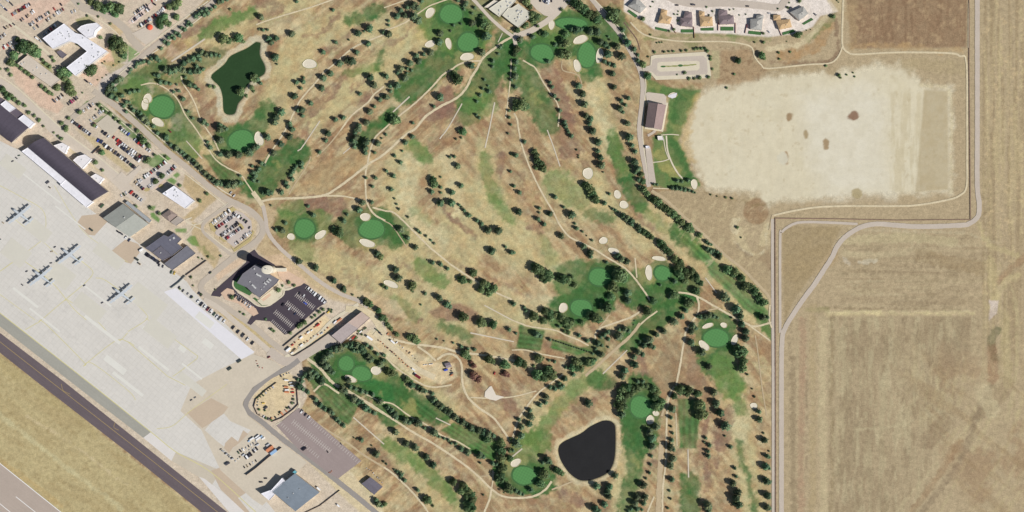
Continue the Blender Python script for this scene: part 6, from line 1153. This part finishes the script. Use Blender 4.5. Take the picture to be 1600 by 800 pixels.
# ------------------------------------------------------------------ trees and shrubs
# positions: x,y,r in quarter pixels inside 200-pixel squares; "x0,y0>x1,y1*n,r" is a row. kind p = conifer, b = broadleaf
TREES = {
(0,0,'b'): "570,15,20 620,40,30 660,60,28 700,50,34 750,60,35 725,90,24 160,300,40 205,310,38 235,335,34 125,300,25 180,280,24 95,350,28 75,395,25 50,398,14 112,250,18 735,270,38 770,305,38 710,290,30 775,345,26 700,262,24 575,440,38 400,450,32 430,460,25 375,470,20 405,492,20 440,560,32 455,582,26 425,545,18 430,512,16 360,550,24 110,410,14 135,430,14 160,450,14 180,465,14 205,485,14 260,540,15 285,560,15 310,580,15 328,590,11 50,440,13 70,470,13 290,400,16 270,378,14 312,420,13 325,360,12 338,382,11 20,560,20 40,590,18 70,600,18 92,622,17 120,645,16 155,660,14 55,612,18 180,705,13 215,725,11 245,752,14 272,790,9 500,702,17 620,660,13 642,682,13 662,700,11 690,712,13 722,742,13 750,765,13 430,740,13 385,772,16 415,795,13 590,785,13 630,235,14 0,430,10 545,100,8 490,25,8 615,105,8 690,150,9 655,385,6 640,395,6 710,410,6 745,388,6 610,500,5 640,487,5 665,470,5 515,580,6 600,685,6 545,240,8 485,280,9",
(0,0,'p'): "755,497,24 730,510,20 705,528,18 690,555,26 720,560,18 672,582,20 700,602,22 730,620,18 765,600,18 775,662,18 792,640,16 790,700,13",
(200,0,'b'): "260,45,22 290,30,22 318,20,22 230,110,24 205,130,24 205,162,24 240,140,20 258,152,18 305,110,20 185,140,16 300,50,18 600,245,32 632,258,20 695,240,26 717,258,16 668,252,16 705,575,26 740,600,12 775,550,17 790,490,24 510,540,14 540,545,12 785,570,10 640,60,10",
(200,0,'p'): "230,262,15 252,275,17 255,238,13 277,225,15 290,242,16 300,207,15 322,222,17 335,177,13 355,187,16 380,142,15 395,157,15 370,162,12 425,105,17 445,90,17 460,75,17 477,95,18 490,65,18 502,85,16 545,45,15 520,62,13 570,15,20 590,10,16 618,0,16 210,305,14 60,400,17 80,395,16 100,387,16 130,390,16 150,367,16 180,367,20 197,382,13 20,435,13 10,455,12 48,420,14 240,440,23 270,450,24 300,440,24 330,430,22 350,397,20 352,442,20 380,380,20 410,367,20 440,352,19 465,330,20 490,342,20 520,347,18 550,345,17 572,350,12 390,450,20 420,450,20 447,450,19 470,435,16 430,417,18 450,372,18 190,475,19 168,470,12 205,515,19 235,520,17 265,525,13 360,485,13 390,530,23 420,542,18 442,560,14 285,575,13 320,570,13 345,620,17 375,697,12 405,740,12 475,765,20 497,780,14 10,580,18 40,572,15 70,570,12 35,690,18 20,668,12 80,715,18 100,742,24 122,765,22 160,790,16 60,700,12 10,640,12 575,787,20 602,795,14 15,790,13 305,530,9",
(400,0,'p'): "35,110,21 45,190,13 20,185,9 72,188,10 80,245,20 97,268,20 127,242,20 225,215,20 122,362,28 130,402,8 255,12,12 482,65,12 420,328,18 500,267,14 580,250,7 640,210,22 675,197,9 712,182,24 795,205,15 702,277,20 630,330,18 602,387,28 572,380,20 525,400,22 467,462,20 422,490,22 410,553,20 255,517,18 297,512,19 298,487,11 282,553,13 242,605,22 343,648,18 290,690,22 262,692,18 290,725,15 162,702,24 127,737,23 118,770,22 212,772,17 217,792,16 717,487,24 737,533,22 650,588,15 775,625,17 795,605,13 740,668,13 712,700,22 547,737,18 499,750,18 692,768,22 642,790,20 12,500,18 30,522,14 795,470,13",
(600,0,'p'): "185,40,26 210,52,20 145,50,18 105,68,19 82,105,22 130,100,20 190,108,30 215,130,24 28,133,11 30,160,11 30,217,24 350,212,23 347,265,22 415,195,9 512,25,20 495,42,13 460,5,15 565,50,13 550,85,11 550,147,24 435,160,11 480,150,9 640,232,30 612,330,22 290,330,23 247,343,17 202,350,19 217,385,20 162,397,22 105,432,22 145,432,13 172,442,13 86,458,15 142,457,11 132,490,24 15,480,19 40,540,17 80,537,24 42,572,15 15,610,21 545,412,21 352,610,26 312,667,13 180,770,12 725,297,14 738,285,9 714,337,11 680,385,15 678,418,13 627,500,11 615,555,12 650,537,8 656,573,18 600,595,15 580,635,12 577,720,12 595,738,13 795,500,13 782,693,12 782,735,12 792,780,11 235,10,16 500,60,11",
(600,0,'b'): "620,150,28 645,168,24 612,107,17 460,500,32 440,472,24 418,462,14 66,750,32 88,762,16",
(800,0,'b'): "90,15,24 110,45,18 125,95,25 150,110,23 165,100,16 130,125,22 90,155,17 30,190,20 75,170,16 390,20,30 420,40,30 450,60,30 480,90,26 510,100,26 530,120,26 542,140,18 310,62,13 30,310,24 15,340,18 60,660,36 30,645,26 82,668,24 22,675,22 630,100,36 652,132,24 600,112,18 670,72,13 310,255,22 335,275,25 302,282,16 345,345,26 312,342,24 205,215,22 175,210,13 335,215,20 160,165,12 345,15,9",
(800,0,'p'): "50,250,20 130,232,17 370,185,19 400,190,24 430,187,16 490,200,25 530,205,26 270,280,15 225,385,16 25,390,19 15,430,19 20,480,22 20,545,15 690,190,17 700,237,19 722,270,23 760,310,19 655,295,22 685,355,25 785,345,13 785,380,17 552,265,24 580,280,22 602,300,14 597,340,27 577,387,17 605,400,16 635,410,17 600,230,9 610,250,8 627,463,20 637,547,20 725,615,18 680,630,17 707,657,15 672,680,22 692,702,14 720,773,20 414,537,21 440,590,23 453,655,23 460,725,21 490,745,20 482,775,18 235,517,15 250,545,15 263,602,18 290,625,11 298,692,15 327,770,19 332,790,16",
(1000,0,'b'): "15,120,17 15,405,22 45,478,23 210,185,11 182,195,9 90,327,10 150,325,9 180,322,8 207,322,9 257,318,9 290,317,9 340,308,11 360,305,11 382,305,10 405,303,10 420,320,11 437,355,11 440,372,10 452,432,9 305,492,11 337,492,10 370,488,14 427,483,12 50,355,7 105,268,6 122,266,6 137,265,5 610,381,20 587,465,9 540,550,9 757,347,21 772,365,15 715,265,7 770,265,11 65,218,7 278,456,12 230,467,6 80,12,6 65,42,6 235,92,6 238,72,5 213,90,6 415,45,7 430,95,6 452,72,7 560,62,6 585,58,5 620,95,5 660,90,5 235,130,7 500,60,5 770,210,10",
(1200,0,'b'): "180,222,21 205,210,11 405,106,15 388,100,8 441,472,13 452,487,8 490,468,7 530,455,6 540,480,6 360,412,9 65,330,9 137,325,8 70,370,8 195,8,13 120,48,9 132,18,6 430,5,5 440,15,4 22,100,6 60,55,6 265,185,4 240,190,4 115,260,4",
(0,200,'b'): "415,10,17 336,30,8 385,68,13 362,52,9 598,215,17 640,155,18 642,265,11",
(200,200,'b'): "215,300,19 175,335,18 130,200,20 105,212,12 168,170,12 235,180,10 100,80,22 130,110,17 60,20,15 85,55,15 145,500,13 50,490,12 195,535,13 450,455,13 325,360,12 495,412,13 700,548,6 728,575,7",
(200,200,'p'): "185,32,17 238,62,23 268,105,17 305,130,22 335,150,18 352,167,16 380,190,20 412,207,17 430,227,20 452,252,20 485,285,20 510,305,20 535,325,20 560,345,22 585,352,18 630,357,26 665,357,24 702,345,17 610,365,14 582,10,26 615,8,14 580,80,24 580,167,19 630,167,24 692,170,23 762,155,26 790,125,20 515,122,19 498,90,13 775,240,12 785,280,18 795,302,18 785,327,18 702,300,12",
(400,200,'p'): "75,60,22 227,10,20 212,57,22 157,103,21 112,157,21 35,222,17 55,232,11 20,257,17 10,272,11 15,335,12 75,405,26 48,406,16 98,406,15 160,403,19 285,225,19 252,240,13 240,257,13 287,247,14 230,277,15 217,295,16 227,320,17 187,345,18 197,367,18 452,37,22 437,80,15 397,152,15 640,10,24 620,32,18 622,62,24 612,85,22 590,82,12 614,118,18 687,90,27 682,130,24 684,158,18 764,98,21 785,65,8 742,155,12 688,312,12 747,312,15 728,367,12 724,465,15 667,468,21 644,512,23 325,490,13 360,545,19 185,595,15 127,637,15 167,642,20 550,582,17 570,542,11 757,785,21 10,120,18 95,485,8",
(400,200,'b'): "520,652,32 492,638,20",
(600,200,'p'): "12,42,12 178,55,16 134,92,18 115,145,9 66,175,13 103,217,16 15,270,12 59,302,18 46,385,16 65,442,8 80,477,9 93,507,10 150,557,10 106,635,21 150,688,18 196,748,20 210,640,13 226,655,11 262,675,10 293,702,8 313,722,10 450,70,9 483,62,9 412,183,12 440,180,12 460,240,20 355,308,8 355,372,13 298,400,17 355,405,10 482,362,19 427,405,20 352,470,24 422,470,26 470,482,11 485,495,9 500,515,14 530,545,19 580,580,15 610,600,17 600,585,9 650,640,24 635,628,10 714,643,26 674,770,25 758,743,12 795,780,18 775,35,9 795,165,10 790,273,11 797,360,8",
(600,200,'b'): "492,25,24 305,325,22 316,352,24",
(800,200,'p'): "345,10,12 352,27,13 370,52,18 502,20,24 77,88,15 22,172,19 537,92,24 535,145,17 550,185,22 557,235,24 570,277,7 403,137,8 415,172,7 415,186,7 732,60,26 747,110,19 767,148,18 765,215,24 782,257,24 768,280,16 790,325,18 797,370,15 575,472,19 610,492,7 630,507,11 645,515,11 662,525,9 690,550,22 715,565,22 740,582,24 745,602,18 787,620,20 797,640,18 607,412,11 12,365,13 47,405,18 268,432,17 322,495,12 168,502,14 170,530,10 236,537,20 42,527,22 162,570,18 200,603,17 374,545,26 392,598,10 402,628,16 440,648,10 465,673,5 500,703,10 307,675,21 447,740,20 487,780,25 665,795,16 10,780,15",
(800,200,'b'): "140,150,18 150,172,20 156,205,23 178,227,24 190,250,24 150,250,16 202,265,16 455,355,22 475,370,24 492,392,26 502,412,26 515,437,26 526,457,19 480,417,16",
(1000,200,'p'): "85,353,11 105,355,9 415,712,15 430,725,13 445,730,9 416,755,18 436,770,18 456,765,14 480,775,16 500,790,14 465,795,12 230,330,15 215,328,9 260,335,12 297,328,15 312,325,10 200,378,15 226,380,17 252,380,17 277,386,16 302,390,13 327,398,11 342,405,8 187,375,8",
(1000,200,'b'): "5,290,18 15,335,20 20,385,22 42,410,18 62,440,17 87,450,24 112,465,25 132,487,25 157,502,24 182,520,23 207,540,24 232,560,20 257,590,22 302,622,26 283,610,16 318,637,20 370,670,19 20,650,20 47,665,20 67,682,18 10,640,13 127,720,22 142,740,24 162,760,22 182,777,22 110,706,12 440,417,6 480,427,5 535,435,8 573,440,8 607,622,11 630,685,6",
(200,400,'b'): "650,258,15 325,205,8 400,258,7 455,240,8 407,185,7 725,365,9 700,350,7 545,210,6 515,105,6 393,133,9 440,10,6 465,20,6 500,5,8 580,0,8",
(400,400,'p'): "270,35,23 376,75,23 486,155,21 547,205,21 555,222,12 605,243,8 640,262,6",
(400,400,'b'): "690,287,24 712,302,20 766,340,20 786,385,22 777,5,22 795,187,14 205,165,13 238,185,11 140,213,17 165,185,8 420,335,12 395,350,13 370,372,9 305,415,16 280,430,16 265,442,13 350,385,9 215,482,11 98,460,11 112,470,9 60,395,9 458,335,8 470,350,7 640,470,9 625,510,12 660,490,9 612,518,8",
(400,401,'p'): "500,580,28 530,575,26 475,582,20 560,558,18 460,617,24 430,637,24 420,662,24 440,687,28 460,712,24 480,727,18 408,688,14 416,637,14 580,552,18 602,557,22 632,562,26 657,577,26 672,597,22 692,557,16 722,577,15 702,627,22 717,647,22 757,612,15 795,617,13 777,677,20 796,652,14 577,777,20 640,587,22 612,587,20 312,742,20 337,722,20 352,717,18 372,732,20 387,752,18 412,767,20 292,757,16 262,772,14 342,757,24 412,787,22 287,782,18",
(600,400,'p'): "72,87,24 92,140,24 180,222,9 15,200,15 256,235,12 230,305,8 305,42,17 354,52,17 397,80,15 347,262,24 392,302,24 412,317,18 782,460,17 797,290,12 330,520,8 375,532,6 432,543,8 481,565,14 522,580,13 565,585,13",
(600,400,'b'): "177,187,27 492,150,26 468,140,14 537,160,15 557,107,24 622,170,27 642,182,20 687,202,26 607,210,24 657,230,24 495,380,30 608,415,30 632,422,16 682,427,28 10,400,16 25,430,17 45,455,14 80,490,17 5,380,11 190,520,26 162,507,22 207,532,20 507,612,29 490,600,16 527,632,18 652,642,29 677,657,18 752,677,30 778,692,15 5,625,11 8,655,11 25,722,22 52,732,22 77,740,15 145,772,20 166,790,18",
(600,401,'r'): "560,745,26 590,770,22 560,685,16 760,735,18 545,665,12 775,745,12 735,740,9",
(800,400,'b'): "155,80,34 135,62,20 182,95,26 222,112,26 232,132,26 190,130,24 207,152,20 320,145,30 297,137,22 347,152,24 377,135,17 390,182,19 672,120,42 642,110,22 697,142,26 652,142,24 627,190,28 647,207,22 617,255,24 590,320,35 562,310,18 512,380,30 542,397,24 480,372,24 435,415,17 132,375,29 152,387,16 205,345,24 195,405,22 240,360,22 265,372,20 240,387,23 310,390,26 335,410,28 300,375,20 360,422,26 350,442,18 375,410,18 325,470,13 352,480,15 45,662,30 72,677,25 165,640,28 155,740,32 190,757,28 222,720,32 245,742,32 212,762,22 242,700,16 395,660,28 420,667,20 377,697,24 402,702,22 432,707,20 470,667,24 502,660,20 135,687,11",
(800,400,'p'): "722,230,24 722,278,22 680,20,23 717,35,20 655,5,18 590,40,13 490,5,17 10,300,17 76,320,13 86,340,15 417,497,17 467,530,18 25,483,11 152,490,22 177,502,14 235,523,13 502,610,11 522,580,13 557,615,22 537,610,14 600,570,9 532,545,22 512,530,14 560,560,12 572,490,20 597,475,18 552,505,16 602,520,14 662,500,26 667,460,15 702,455,20 727,467,18 230,652,10 265,660,13 522,650,12 492,675,15 335,695,13 382,740,18 326,765,22 295,795,13 797,540,13 787,600,20 762,630,20 767,680,22 747,672,18 702,715,24 687,750,24 782,785,16 292,440,12 260,528>485,603*15,6 765,405,5 760,430,5",
(1000,400,'b'): "215,20,24 242,40,24 227,80,22 242,102,26 257,60,20 277,95,22 287,122,22 280,157,20 257,127,20 322,100,24 347,122,20 352,145,22 377,170,18 330,137,20 542,85,26 522,72,16 590,97,24 582,117,20 627,135,26 652,187,28 692,197,24 712,220,26 742,247,20 737,262,20 762,290,24 782,290,18 620,590,36 597,580,20 647,602,24 602,612,22 642,657,26 637,700,28 210,240,26 227,255,16 42,345,28 62,352,16 300,290,30 82,282,22 347,220,24",
(1000,400,'p'): "215,160,19 125,182,11 492,5,20 522,255,31 547,270,18 597,332,30 622,345,20 627,380,22 632,425,24 762,382,24 797,385,12 657,472,24 657,515,24 670,740,9 570,385,9 190,245,16 180,262,12 282,340,19 257,378,20 212,412,24 375,380,18 405,380,20 432,370,20 455,375,18 357,378,12 480,385,12 327,435,22 345,450,18 317,472,20 317,540,24 382,600,26 427,690,22 145,470,20 97,490,20 52,525,28 30,522,16 22,557,22 62,560,20 82,572,16 15,615,18 15,785,16 110,495,12",
(400,600,'p'): "270,15,23 292,30,18 325,50,17 372,95,18 402,130,20 432,155,18 462,170,20 480,182,16 502,220,18 520,235,16 547,258,17 537,30,22 557,45,20 590,20,18 622,30,18 662,45,18 690,55,14 612,95,25 640,110,20 665,115,14 687,150,24 737,180,19 712,167,18 730,68,17 777,110,22 660,350,15 630,345,7 612,335,6 722,385,6 752,435,26 797,485,8 750,725,18 762,747,22 785,760,14",
(400,600,'b'): "10,85,7 25,70,6 45,50,6 20,160,8 55,165,7 60,212,9 95,222,9 150,180,8 195,150,8 225,120,9 235,95,8",
(600,600,'p'): "175,5,22 235,35,22 217,17,14 257,45,16 302,60,16 312,100,22 332,120,22 357,140,24 387,165,20 407,175,24 442,202,24 462,227,18 492,235,24 517,252,18 542,270,24 562,282,18 592,290,24 622,302,20 652,312,26 682,322,20 25,150,18 47,167,20 67,187,22 75,207,18 132,227,22 112,217,13 157,240,18 182,230,15 212,240,25 227,252,14 252,275,13 312,300,26 327,317,15 345,330,11 375,340,11 402,350,13 420,370,11 447,372,13 482,405,20 522,425,22 597,445,26 622,455,18 600,493,9 72,300,23 137,370,24 197,397,26 262,455,24 307,505,24 620,693,8 210,662,15 677,495,18 702,500,15 15,500,8 107,565,20 82,547,13 127,600,17 65,535,8",
(600,600,'b'): "642,345,22 660,350,18 727,362,26 742,377,18 722,410,26 742,420,22 732,465,26 707,460,16 787,465,22 787,415,17 792,345,13 742,520,28 717,517,14 727,580,32 702,602,14 777,650,32 792,672,16 432,610,24 492,630,22 512,652,22 482,665,24 532,672,22 547,692,24 517,702,20 552,720,26 537,750,27 512,740,20 517,775,22 557,770,20 547,790,20 267,720,27 287,735,16 305,762,9 5,750,16",
(800,600,'p'): "237,20,18 267,30,20 302,20,20 317,12,16 212,80,21 207,115,17 172,130,18 112,165,17 117,205,24 42,222,16 107,250,22 57,268,22 57,322,22 27,370,26 47,385,14 5,415,14 217,470,26 192,490,16 237,490,14 477,118,26 682,190,25 797,620,16 642,570,22 527,635,24 607,640,22 592,670,22 602,700,24 577,750,21 517,780,26 542,790,16 777,705,22 767,745,22 780,780,20 742,780,16 725,795,12 117,660,20 22,665,18 47,680,18 67,690,12",
(800,600,'b'): "197,560,30 177,552,16 217,572,18 177,620,26 197,632,16 272,535,20 292,545,20 312,560,18 692,30,24 722,20,24 665,42,16 752,30,22 782,30,22 672,80,26 692,102,24 662,120,20 672,142,26 702,142,20 642,130,15 712,70,24 742,60,20",
(1000,600,'b'): "82,30,22 62,20,14 107,50,22 92,85,23 132,110,26 97,140,28 127,145,20 15,15,16 40,15,18 242,30,28 272,35,24 302,35,26 352,60,22 372,62,16 292,60,20 252,55,16 212,75,20 367,125,31 387,140,22 377,190,35 402,187,24 362,157,25",
(1000,600,'p'): "197,155,26 457,52,26 472,120,26 497,180,28 532,260,30 530,325,9 564,393,15 591,525,13 600,578,13 192,210,15 193,265,10 203,307,11 196,350,17 187,392,25 207,408,16 202,465,26 187,508,25 197,597,20 183,667,10 190,717,10 173,775,10 97,265,26 57,297,24 72,338,26 72,388,24 70,450,14 65,503,12 58,555,13 37,590,10 20,630,24 30,705,24 20,745,20 10,785,12 408,337,13 400,363,9 432,382,17 422,420,16 424,450,17 417,755,30 437,770,16 425,795,18 577,620,24 607,675,28 597,715,28 612,750,28 590,745,14 700,30,6 714,80,9 740,172,18 742,222,22 770,307,8 774,350,22 792,450,18 782,515,24 787,605,26 792,695,24 790,770,22",
(1200,600,'p'): "5,420,7 5,457,13 5,527,13 5,612,16 5,707,16 5,777,16"}
def leaf_mesh(kind, seed, nl, lowres=False):
    """crown of radius 1: a ragged inner body plus many small leaf-sized faces through its volume"""
    rr = random.Random(seed); b = MB()
    H_ = 1.5 if kind == 'p' else 1.25; z0 = .18
    lob = [(rr.uniform(0, 6.28), rr.uniform(.3, .55), rr.uniform(.35, .9)) for _ in range(6)]
    def prof(u):                                      # radius at height fraction u
        return (math.sin(min(1, u * 3.2) * math.pi / 2) * (1 - u) ** .48 * 1.04) if kind == 'p' else math.sqrt(max(0, 1 - (2 * u - 1) ** 2)) ** .8
    ph = [rr.uniform(0, 6.28) for _ in range(4)]
    def rad(u, a):
        return prof(u) * (1 + .13 * math.sin(3 * a + ph[0] + u * 2) + .09 * math.sin(5 * a + ph[1] - u * 4) + .06 * math.sin(8 * a + ph[2]))
    nr, na = (5, 7) if lowres else (6, 10)
    vs = []
    for j in range(nr):
        u = .04 + .92 * j / (nr - 1)
        for i in range(na):
            a = 2 * math.pi * i / na + .3 * j; r = rad(u, a) * .8 * rr.uniform(.82, 1.05)
            vs.append((r * math.cos(a), r * math.sin(a), z0 + H_ * (u + rr.uniform(-.03, .03)) * .93))
    b.add(vs, [(j * na + i, j * na + (i + 1) % na, (j + 1) * na + (i + 1) % na, (j + 1) * na + i) for j in range(nr - 1) for i in range(na)] + [tuple(range((nr - 1) * na, nr * na))])
    for _ in range(nl):
        u = rr.random() ** (.9 if kind == 'b' else 1.15); a = rr.uniform(0, 6.28); r = rad(u, a) * rr.uniform(.72, 1.08)
        c = Vector((r * math.cos(a), r * math.sin(a), z0 + H_ * (.02 + .97 * u)))
        nrm = Vector((math.cos(a), math.sin(a), rr.uniform(.1, 1.3))).normalized()
        t1 = nrm.cross(Vector((rr.uniform(-1, 1), rr.uniform(-1, 1), rr.uniform(-.4, .4)))).normalized(); t2 = nrm.cross(t1)
        s_ = rr.uniform(.1, .2) * (1.2 if kind == 'b' else 1)
        tip = nrm * s_ * rr.uniform(.1, .9)
        b.add([c - t1 * s_, c + t2 * s_ * .8 + tip, c + t1 * s_, c - t2 * s_ * .8 - tip * .4], [(0, 1, 2), (0, 2, 3)], 0 if rr.random() < .7 else 1)
    return b
m_pine = mat("conifer_foliage", (84, 106, 84), .35, .12, 1.1, rough=.8, rnd=.9, k=1.0); m_pine2 = mat("conifer_foliage_tips", (106, 126, 90), .35, .12, 1.1, rough=.8, rnd=.9, k=1.0)
m_br = mat("broadleaf_foliage", (86, 110, 76), .35, .12, 1.1, rough=.75, rnd=1.0, k=1.0); m_br2 = mat("broadleaf_foliage_tips", (110, 132, 88), .35, .12, 1.1, rough=.75, rnd=1.0, k=1.0)
m_rd = mat("reddish_foliage", (128, 92, 84), .3, .2, 1.1); m_rd2 = mat("reddish_foliage_tips", (150, 120, 92), .3, .2, 1.1)
m_bark = mat("tree_bark", (98, 82, 66), .2, .5)
FM = {'p': (m_pine, m_pine2), 'b': (m_br, m_br2), 'r': (m_rd, m_rd2)}
CR = {}
for kd in 'pbr':
    shape = 'p' if kd == 'p' else 'b'
    CR[kd] = []
    for s_ in range(5):
        me_ = leaf_mesh(shape, 100 + s_ + (50 if kd != 'p' else 0), 260).mesh("crown")
        for m in FM[kd]: me_.materials.append(m)
        CR[kd].append(me_)
    CR[kd + 's'] = []
    for s_ in range(3):
        lb_ = leaf_mesh(shape, 200 + s_, 110, True); lb_.lathe([(.09, 0), (.05, .5)], n=5, m=2)
        me_ = lb_.mesh("small_tree")
        for m in FM[kd] + (m_bark,): me_.materials.append(m)
        CR[kd + 's'].append(me_)
tb = MB(); tb.lathe([(.11, 0), (.09, .3), (.07, 1.0), (.03, 1.7)], n=6)
for a in range(4): tb.box(.18 * math.cos(a * 1.6), .18 * math.sin(a * 1.6), .35 + .2 * a, .42 + .2 * a, .4, .05, a * 1.6)
TRK = tb.mesh("trunk"); TRK.materials.append(m_bark)

LIST = []
for (ox, oy, kd), s_ in TREES.items():
    ox = round(ox / 200) * 200; oy = round(oy / 200) * 200
    for tok in s_.split():
        if '>' in tok:
            a, c = tok.split('>'); x0, y0 = map(float, a.split(',')); q, r = c.rsplit(',', 1); q, n = q.split('*'); x1, y1 = map(float, q.split(','))
            for i in range(int(n)): LIST.append((ox + (x0 + (x1 - x0) * i / (int(n) - 1)) / 4, oy + (y0 + (y1 - y0) * i / (int(n) - 1)) / 4, float(r) / 4, kd))
        else:
            x, y, r = map(float, tok.split(',')); LIST.append((ox + x / 4, oy + y / 4, r / 4, kd))
LM = [("jagged left pond",370,115),("rounded triangular pond",915,705),("leftmost putting green",253,167),("putting green just below the jagged pond",377,220),("topmost putting green left of the clubhouse",705,22),
 ("putting green beside the white kidney bunker",731,66),("putting green just below the clubhouse junction",847,83),("flat oval green by the clubhouse",893,37),("tall oval putting green with three bunkers",917,86),("putting green near the left path junction",476,357),
 ("putting green between two white bunkers",581,358),("putting green highest of the central pair",937,433),("putting green lowest of the central pair",908,481),("small round green at middle right",1035,427),("putting green ringed by four bunkers",1119,528),
 ("tree-rimmed putting green beside triangular pond",1001,636),("bottom putting green",819,743),("double putting green below the workshop",553,576),("round bunker beside the jagged pond",484,100),
 ("bunker in the pale left-centre fairway",611,444),("bunker atop the dense central tree clump",919,271),("twin bunkers on the right fairway",970,312),("twin bunkers above the middle right green",951,384),("brown gabled pavilion",1024,182),("pavilion's narrow car park",1016,260),
 ("looped car park below the houses",1060,105),("clubhouse",798,22),("white C-shaped complex",120,80),("long tan building",64,110),("red canopy",235,43),("hedged left car park",145,180),("plain white building",281,308),("grey gabled hangar",200,345),("ribbed dark building",258,382),
 ("ring-shaped car park",365,356),("dark grey headquarters",405,440),("black car park",465,480),("workshop",548,505),("dirt-yard clearing",690,580),("round storage yard",430,625),("brown striped car park",500,690),("dark slate shed",582,758),
 ("clubhouse road junction",803,57),("path fork in the upper centre",752,94),("path crossing left of centre",575,257),("lower left path junction",768,762),("right path junction",1092,465),("small concrete slab in the lower scrub",766,610),("brown oval scar in the pale field",1181,330),
 ("row of houses",1130,30),("open ground in the centre",700,300),("brown scar in the central fairway",715,490),("striped mown block in the lower centre",828,530),("lower right mown strip",1076,665),("lower right pale fairway",1155,690),("striped fairway left of the dirt paths",740,690),
 ("striped fairway at the lower left",520,620),("long striped fairway at the right",1150,450),("mown lens beside the left boundary road",350,262),("upper left practice strip",295,78),("wide fairway end left of centre",430,275),("long path in the centre right",865,330),("tee line in the upper centre",765,195),
 ("tee line right of centre",865,230),("tee line below the central scar",765,526),("left boundary road",280,240),("pale leftmost hangar",30,190),("vaulted hangar",110,265),("bare slope at the lower left",640,760),("diagonal rough below the boundary trees",1100,340),
 ("square field corner",1315,110),("fallow field above the square corner",1240,90),("path triangle at the right",1040,560),("upper fairway left of centre",640,100),("narrow fairway left of the pond",930,160),("tree-lined middle fairway",1000,760)]
SZ = lambda r: "tiny" if r < 2.3 else "small" if r < 3.6 else "mid-sized" if r < 5 else "large"
DIRS = ["right","upper right","top","upper left","left","lower left","bottom","lower right"]
lab = {}; grp = {}
buckets = {}
for i, (x, y, r, kd) in enumerate(LIST):
    j = min(range(len(LM)), key=lambda q: (LM[q][1] - x) ** 2 + (LM[q][2] - y) ** 2)
    a = math.degrees(math.atan2(-(y - LM[j][2]), x - LM[j][1])) % 360; dr = DIRS[int((a + 22.5) // 45) % 8]
    cls = 's' if r < 2.6 else ''
    buckets.setdefault((j, dr, kd, cls), []).append((math.hypot(x - LM[j][1], y - LM[j][2]), i))
NOUN = {'p': "dark conifer", 'b': "green broadleaf tree", 'r': "reddish scrub tree"}
NOUNS = {'p': "little dark bush", 'b': "little green bush", 'r': "little reddish bush"}
SIDE = {"right":"right of","upper right":"upper right of","top":"above","upper left":"upper left of","left":"left of","lower left":"lower left of","bottom":"below","lower right":"lower right of"}
for (j, dr, kd, cls), L_ in buckets.items():
    L_.sort()
    for q, (d, i) in enumerate(L_):
        noun = (NOUNS if cls else NOUN)[kd]
        near = "the only %s" % noun if len(L_) == 1 else ("nearest %s" % noun if q == 0 else ("farthest %s" % noun if q == len(L_) - 1 else "%s nearest %s" % (ORD[q], noun)))
        lab[i] = "%s %s the %s" % (near, SIDE[dr], LM[j][0])
        if len(lab[i].split()) > 16: print("LONG", LM[j][0])
GRP = {'p': "conifers on and around the golf course", 'b': "broadleaf trees of the course and base", 'r': "reddish scrub trees below the lower path"}
NAME = {'p': ('pine_tree', 'tree'), 'b': ('broadleaf_tree', 'tree'), 'r': ('scrub_tree', 'tree')}
rr = random.Random(11)
order = sorted(range(len(LIST)), key=lambda i: -LIST[i][2])
cnt = {}; rest = {}
for i in order:
    x, y, r, kd = LIST[i]; small = r < 2.6
    key = kd + ('s' if small else ''); cnt[key] = cnt.get(key, 0) + 1
    lean = 1.1
    x += .3; y -= .1; r = r * (1.14 if kd == 'p' else .98)
    hz = (r * rr.uniform(.9, 1.1)) * (1.0 if kd == 'p' else 1.05) * (1.0 if not small else .9)
    rz = rr.uniform(0, 6.28); sx = r * rr.uniform(.92, 1.06); sy = r * rr.uniform(.92, 1.06)
    if cnt[key] > 300:
        rest.setdefault(key, []).append((x, y, sx, sy, hz, rz)); continue
    if small:
        nm = 'bush'; o = bpy.data.objects.new(nm, rr.choice(CR[kd + 's'])); COL.objects.link(o)
        o.location = W((x, y)); o.scale = (sx, sy, hz); o.rotation_euler = (0, 0, rz)
        o["label"] = lab[i]; o["category"] = "bush"; o["group"] = "small bushes among the grass and buildings"
        continue
    t = thing(NAME[kd][0], lab[i], NAME[kd][1], W((x, y)), rz, GRP[kd]); t.scale = (sx, sy, hz)
    for nm, me_ in (("crown", rr.choice(CR[kd])), ("trunk", TRK)):
        o = bpy.data.objects.new(nm, me_); COL.objects.link(o); o.parent = t
for key, L_ in rest.items():
    kd = key[0]; src = CR[kd + 's']
    arr = []
    V_ = []; F_ = []; M_ = []; off = 0
    for x, y, sx, sy, hz, rz in L_:
        me_ = rr.choice(src); n = len(me_.vertices); co_ = np.empty(n * 3); me_.vertices.foreach_get("co", co_); co_ = co_.reshape(-1, 3) * (sx, sy, hz)
        c, s1 = math.cos(rz), math.sin(rz); w_ = W((x, y))
        V_.append(np.stack([co_[:, 0] * c - co_[:, 1] * s1 + w_.x, co_[:, 0] * s1 + co_[:, 1] * c + w_.y, co_[:, 2]], -1))
        for p in me_.polygons: F_.append([v + off for v in p.vertices]); M_.append(p.material_index)
        off += n
    nm = {'p': 'conifer_trees', 'b': 'broadleaf_trees'}.get(kd, 'trees')
    mm_ = mesh(nm, np.concatenate(V_).tolist(), F_, M_)
    link(nm, mm_, FM[kd] + (m_bark,), kind='stuff', label="the smaller %s scattered between the larger trees of the golf course" % ("dark conifers" if kd == 'p' else "green broadleaf trees"), cat="trees")
print("TREES", {k_: v for k_, v in cnt.items()}, "objects", len(bpy.data.objects))
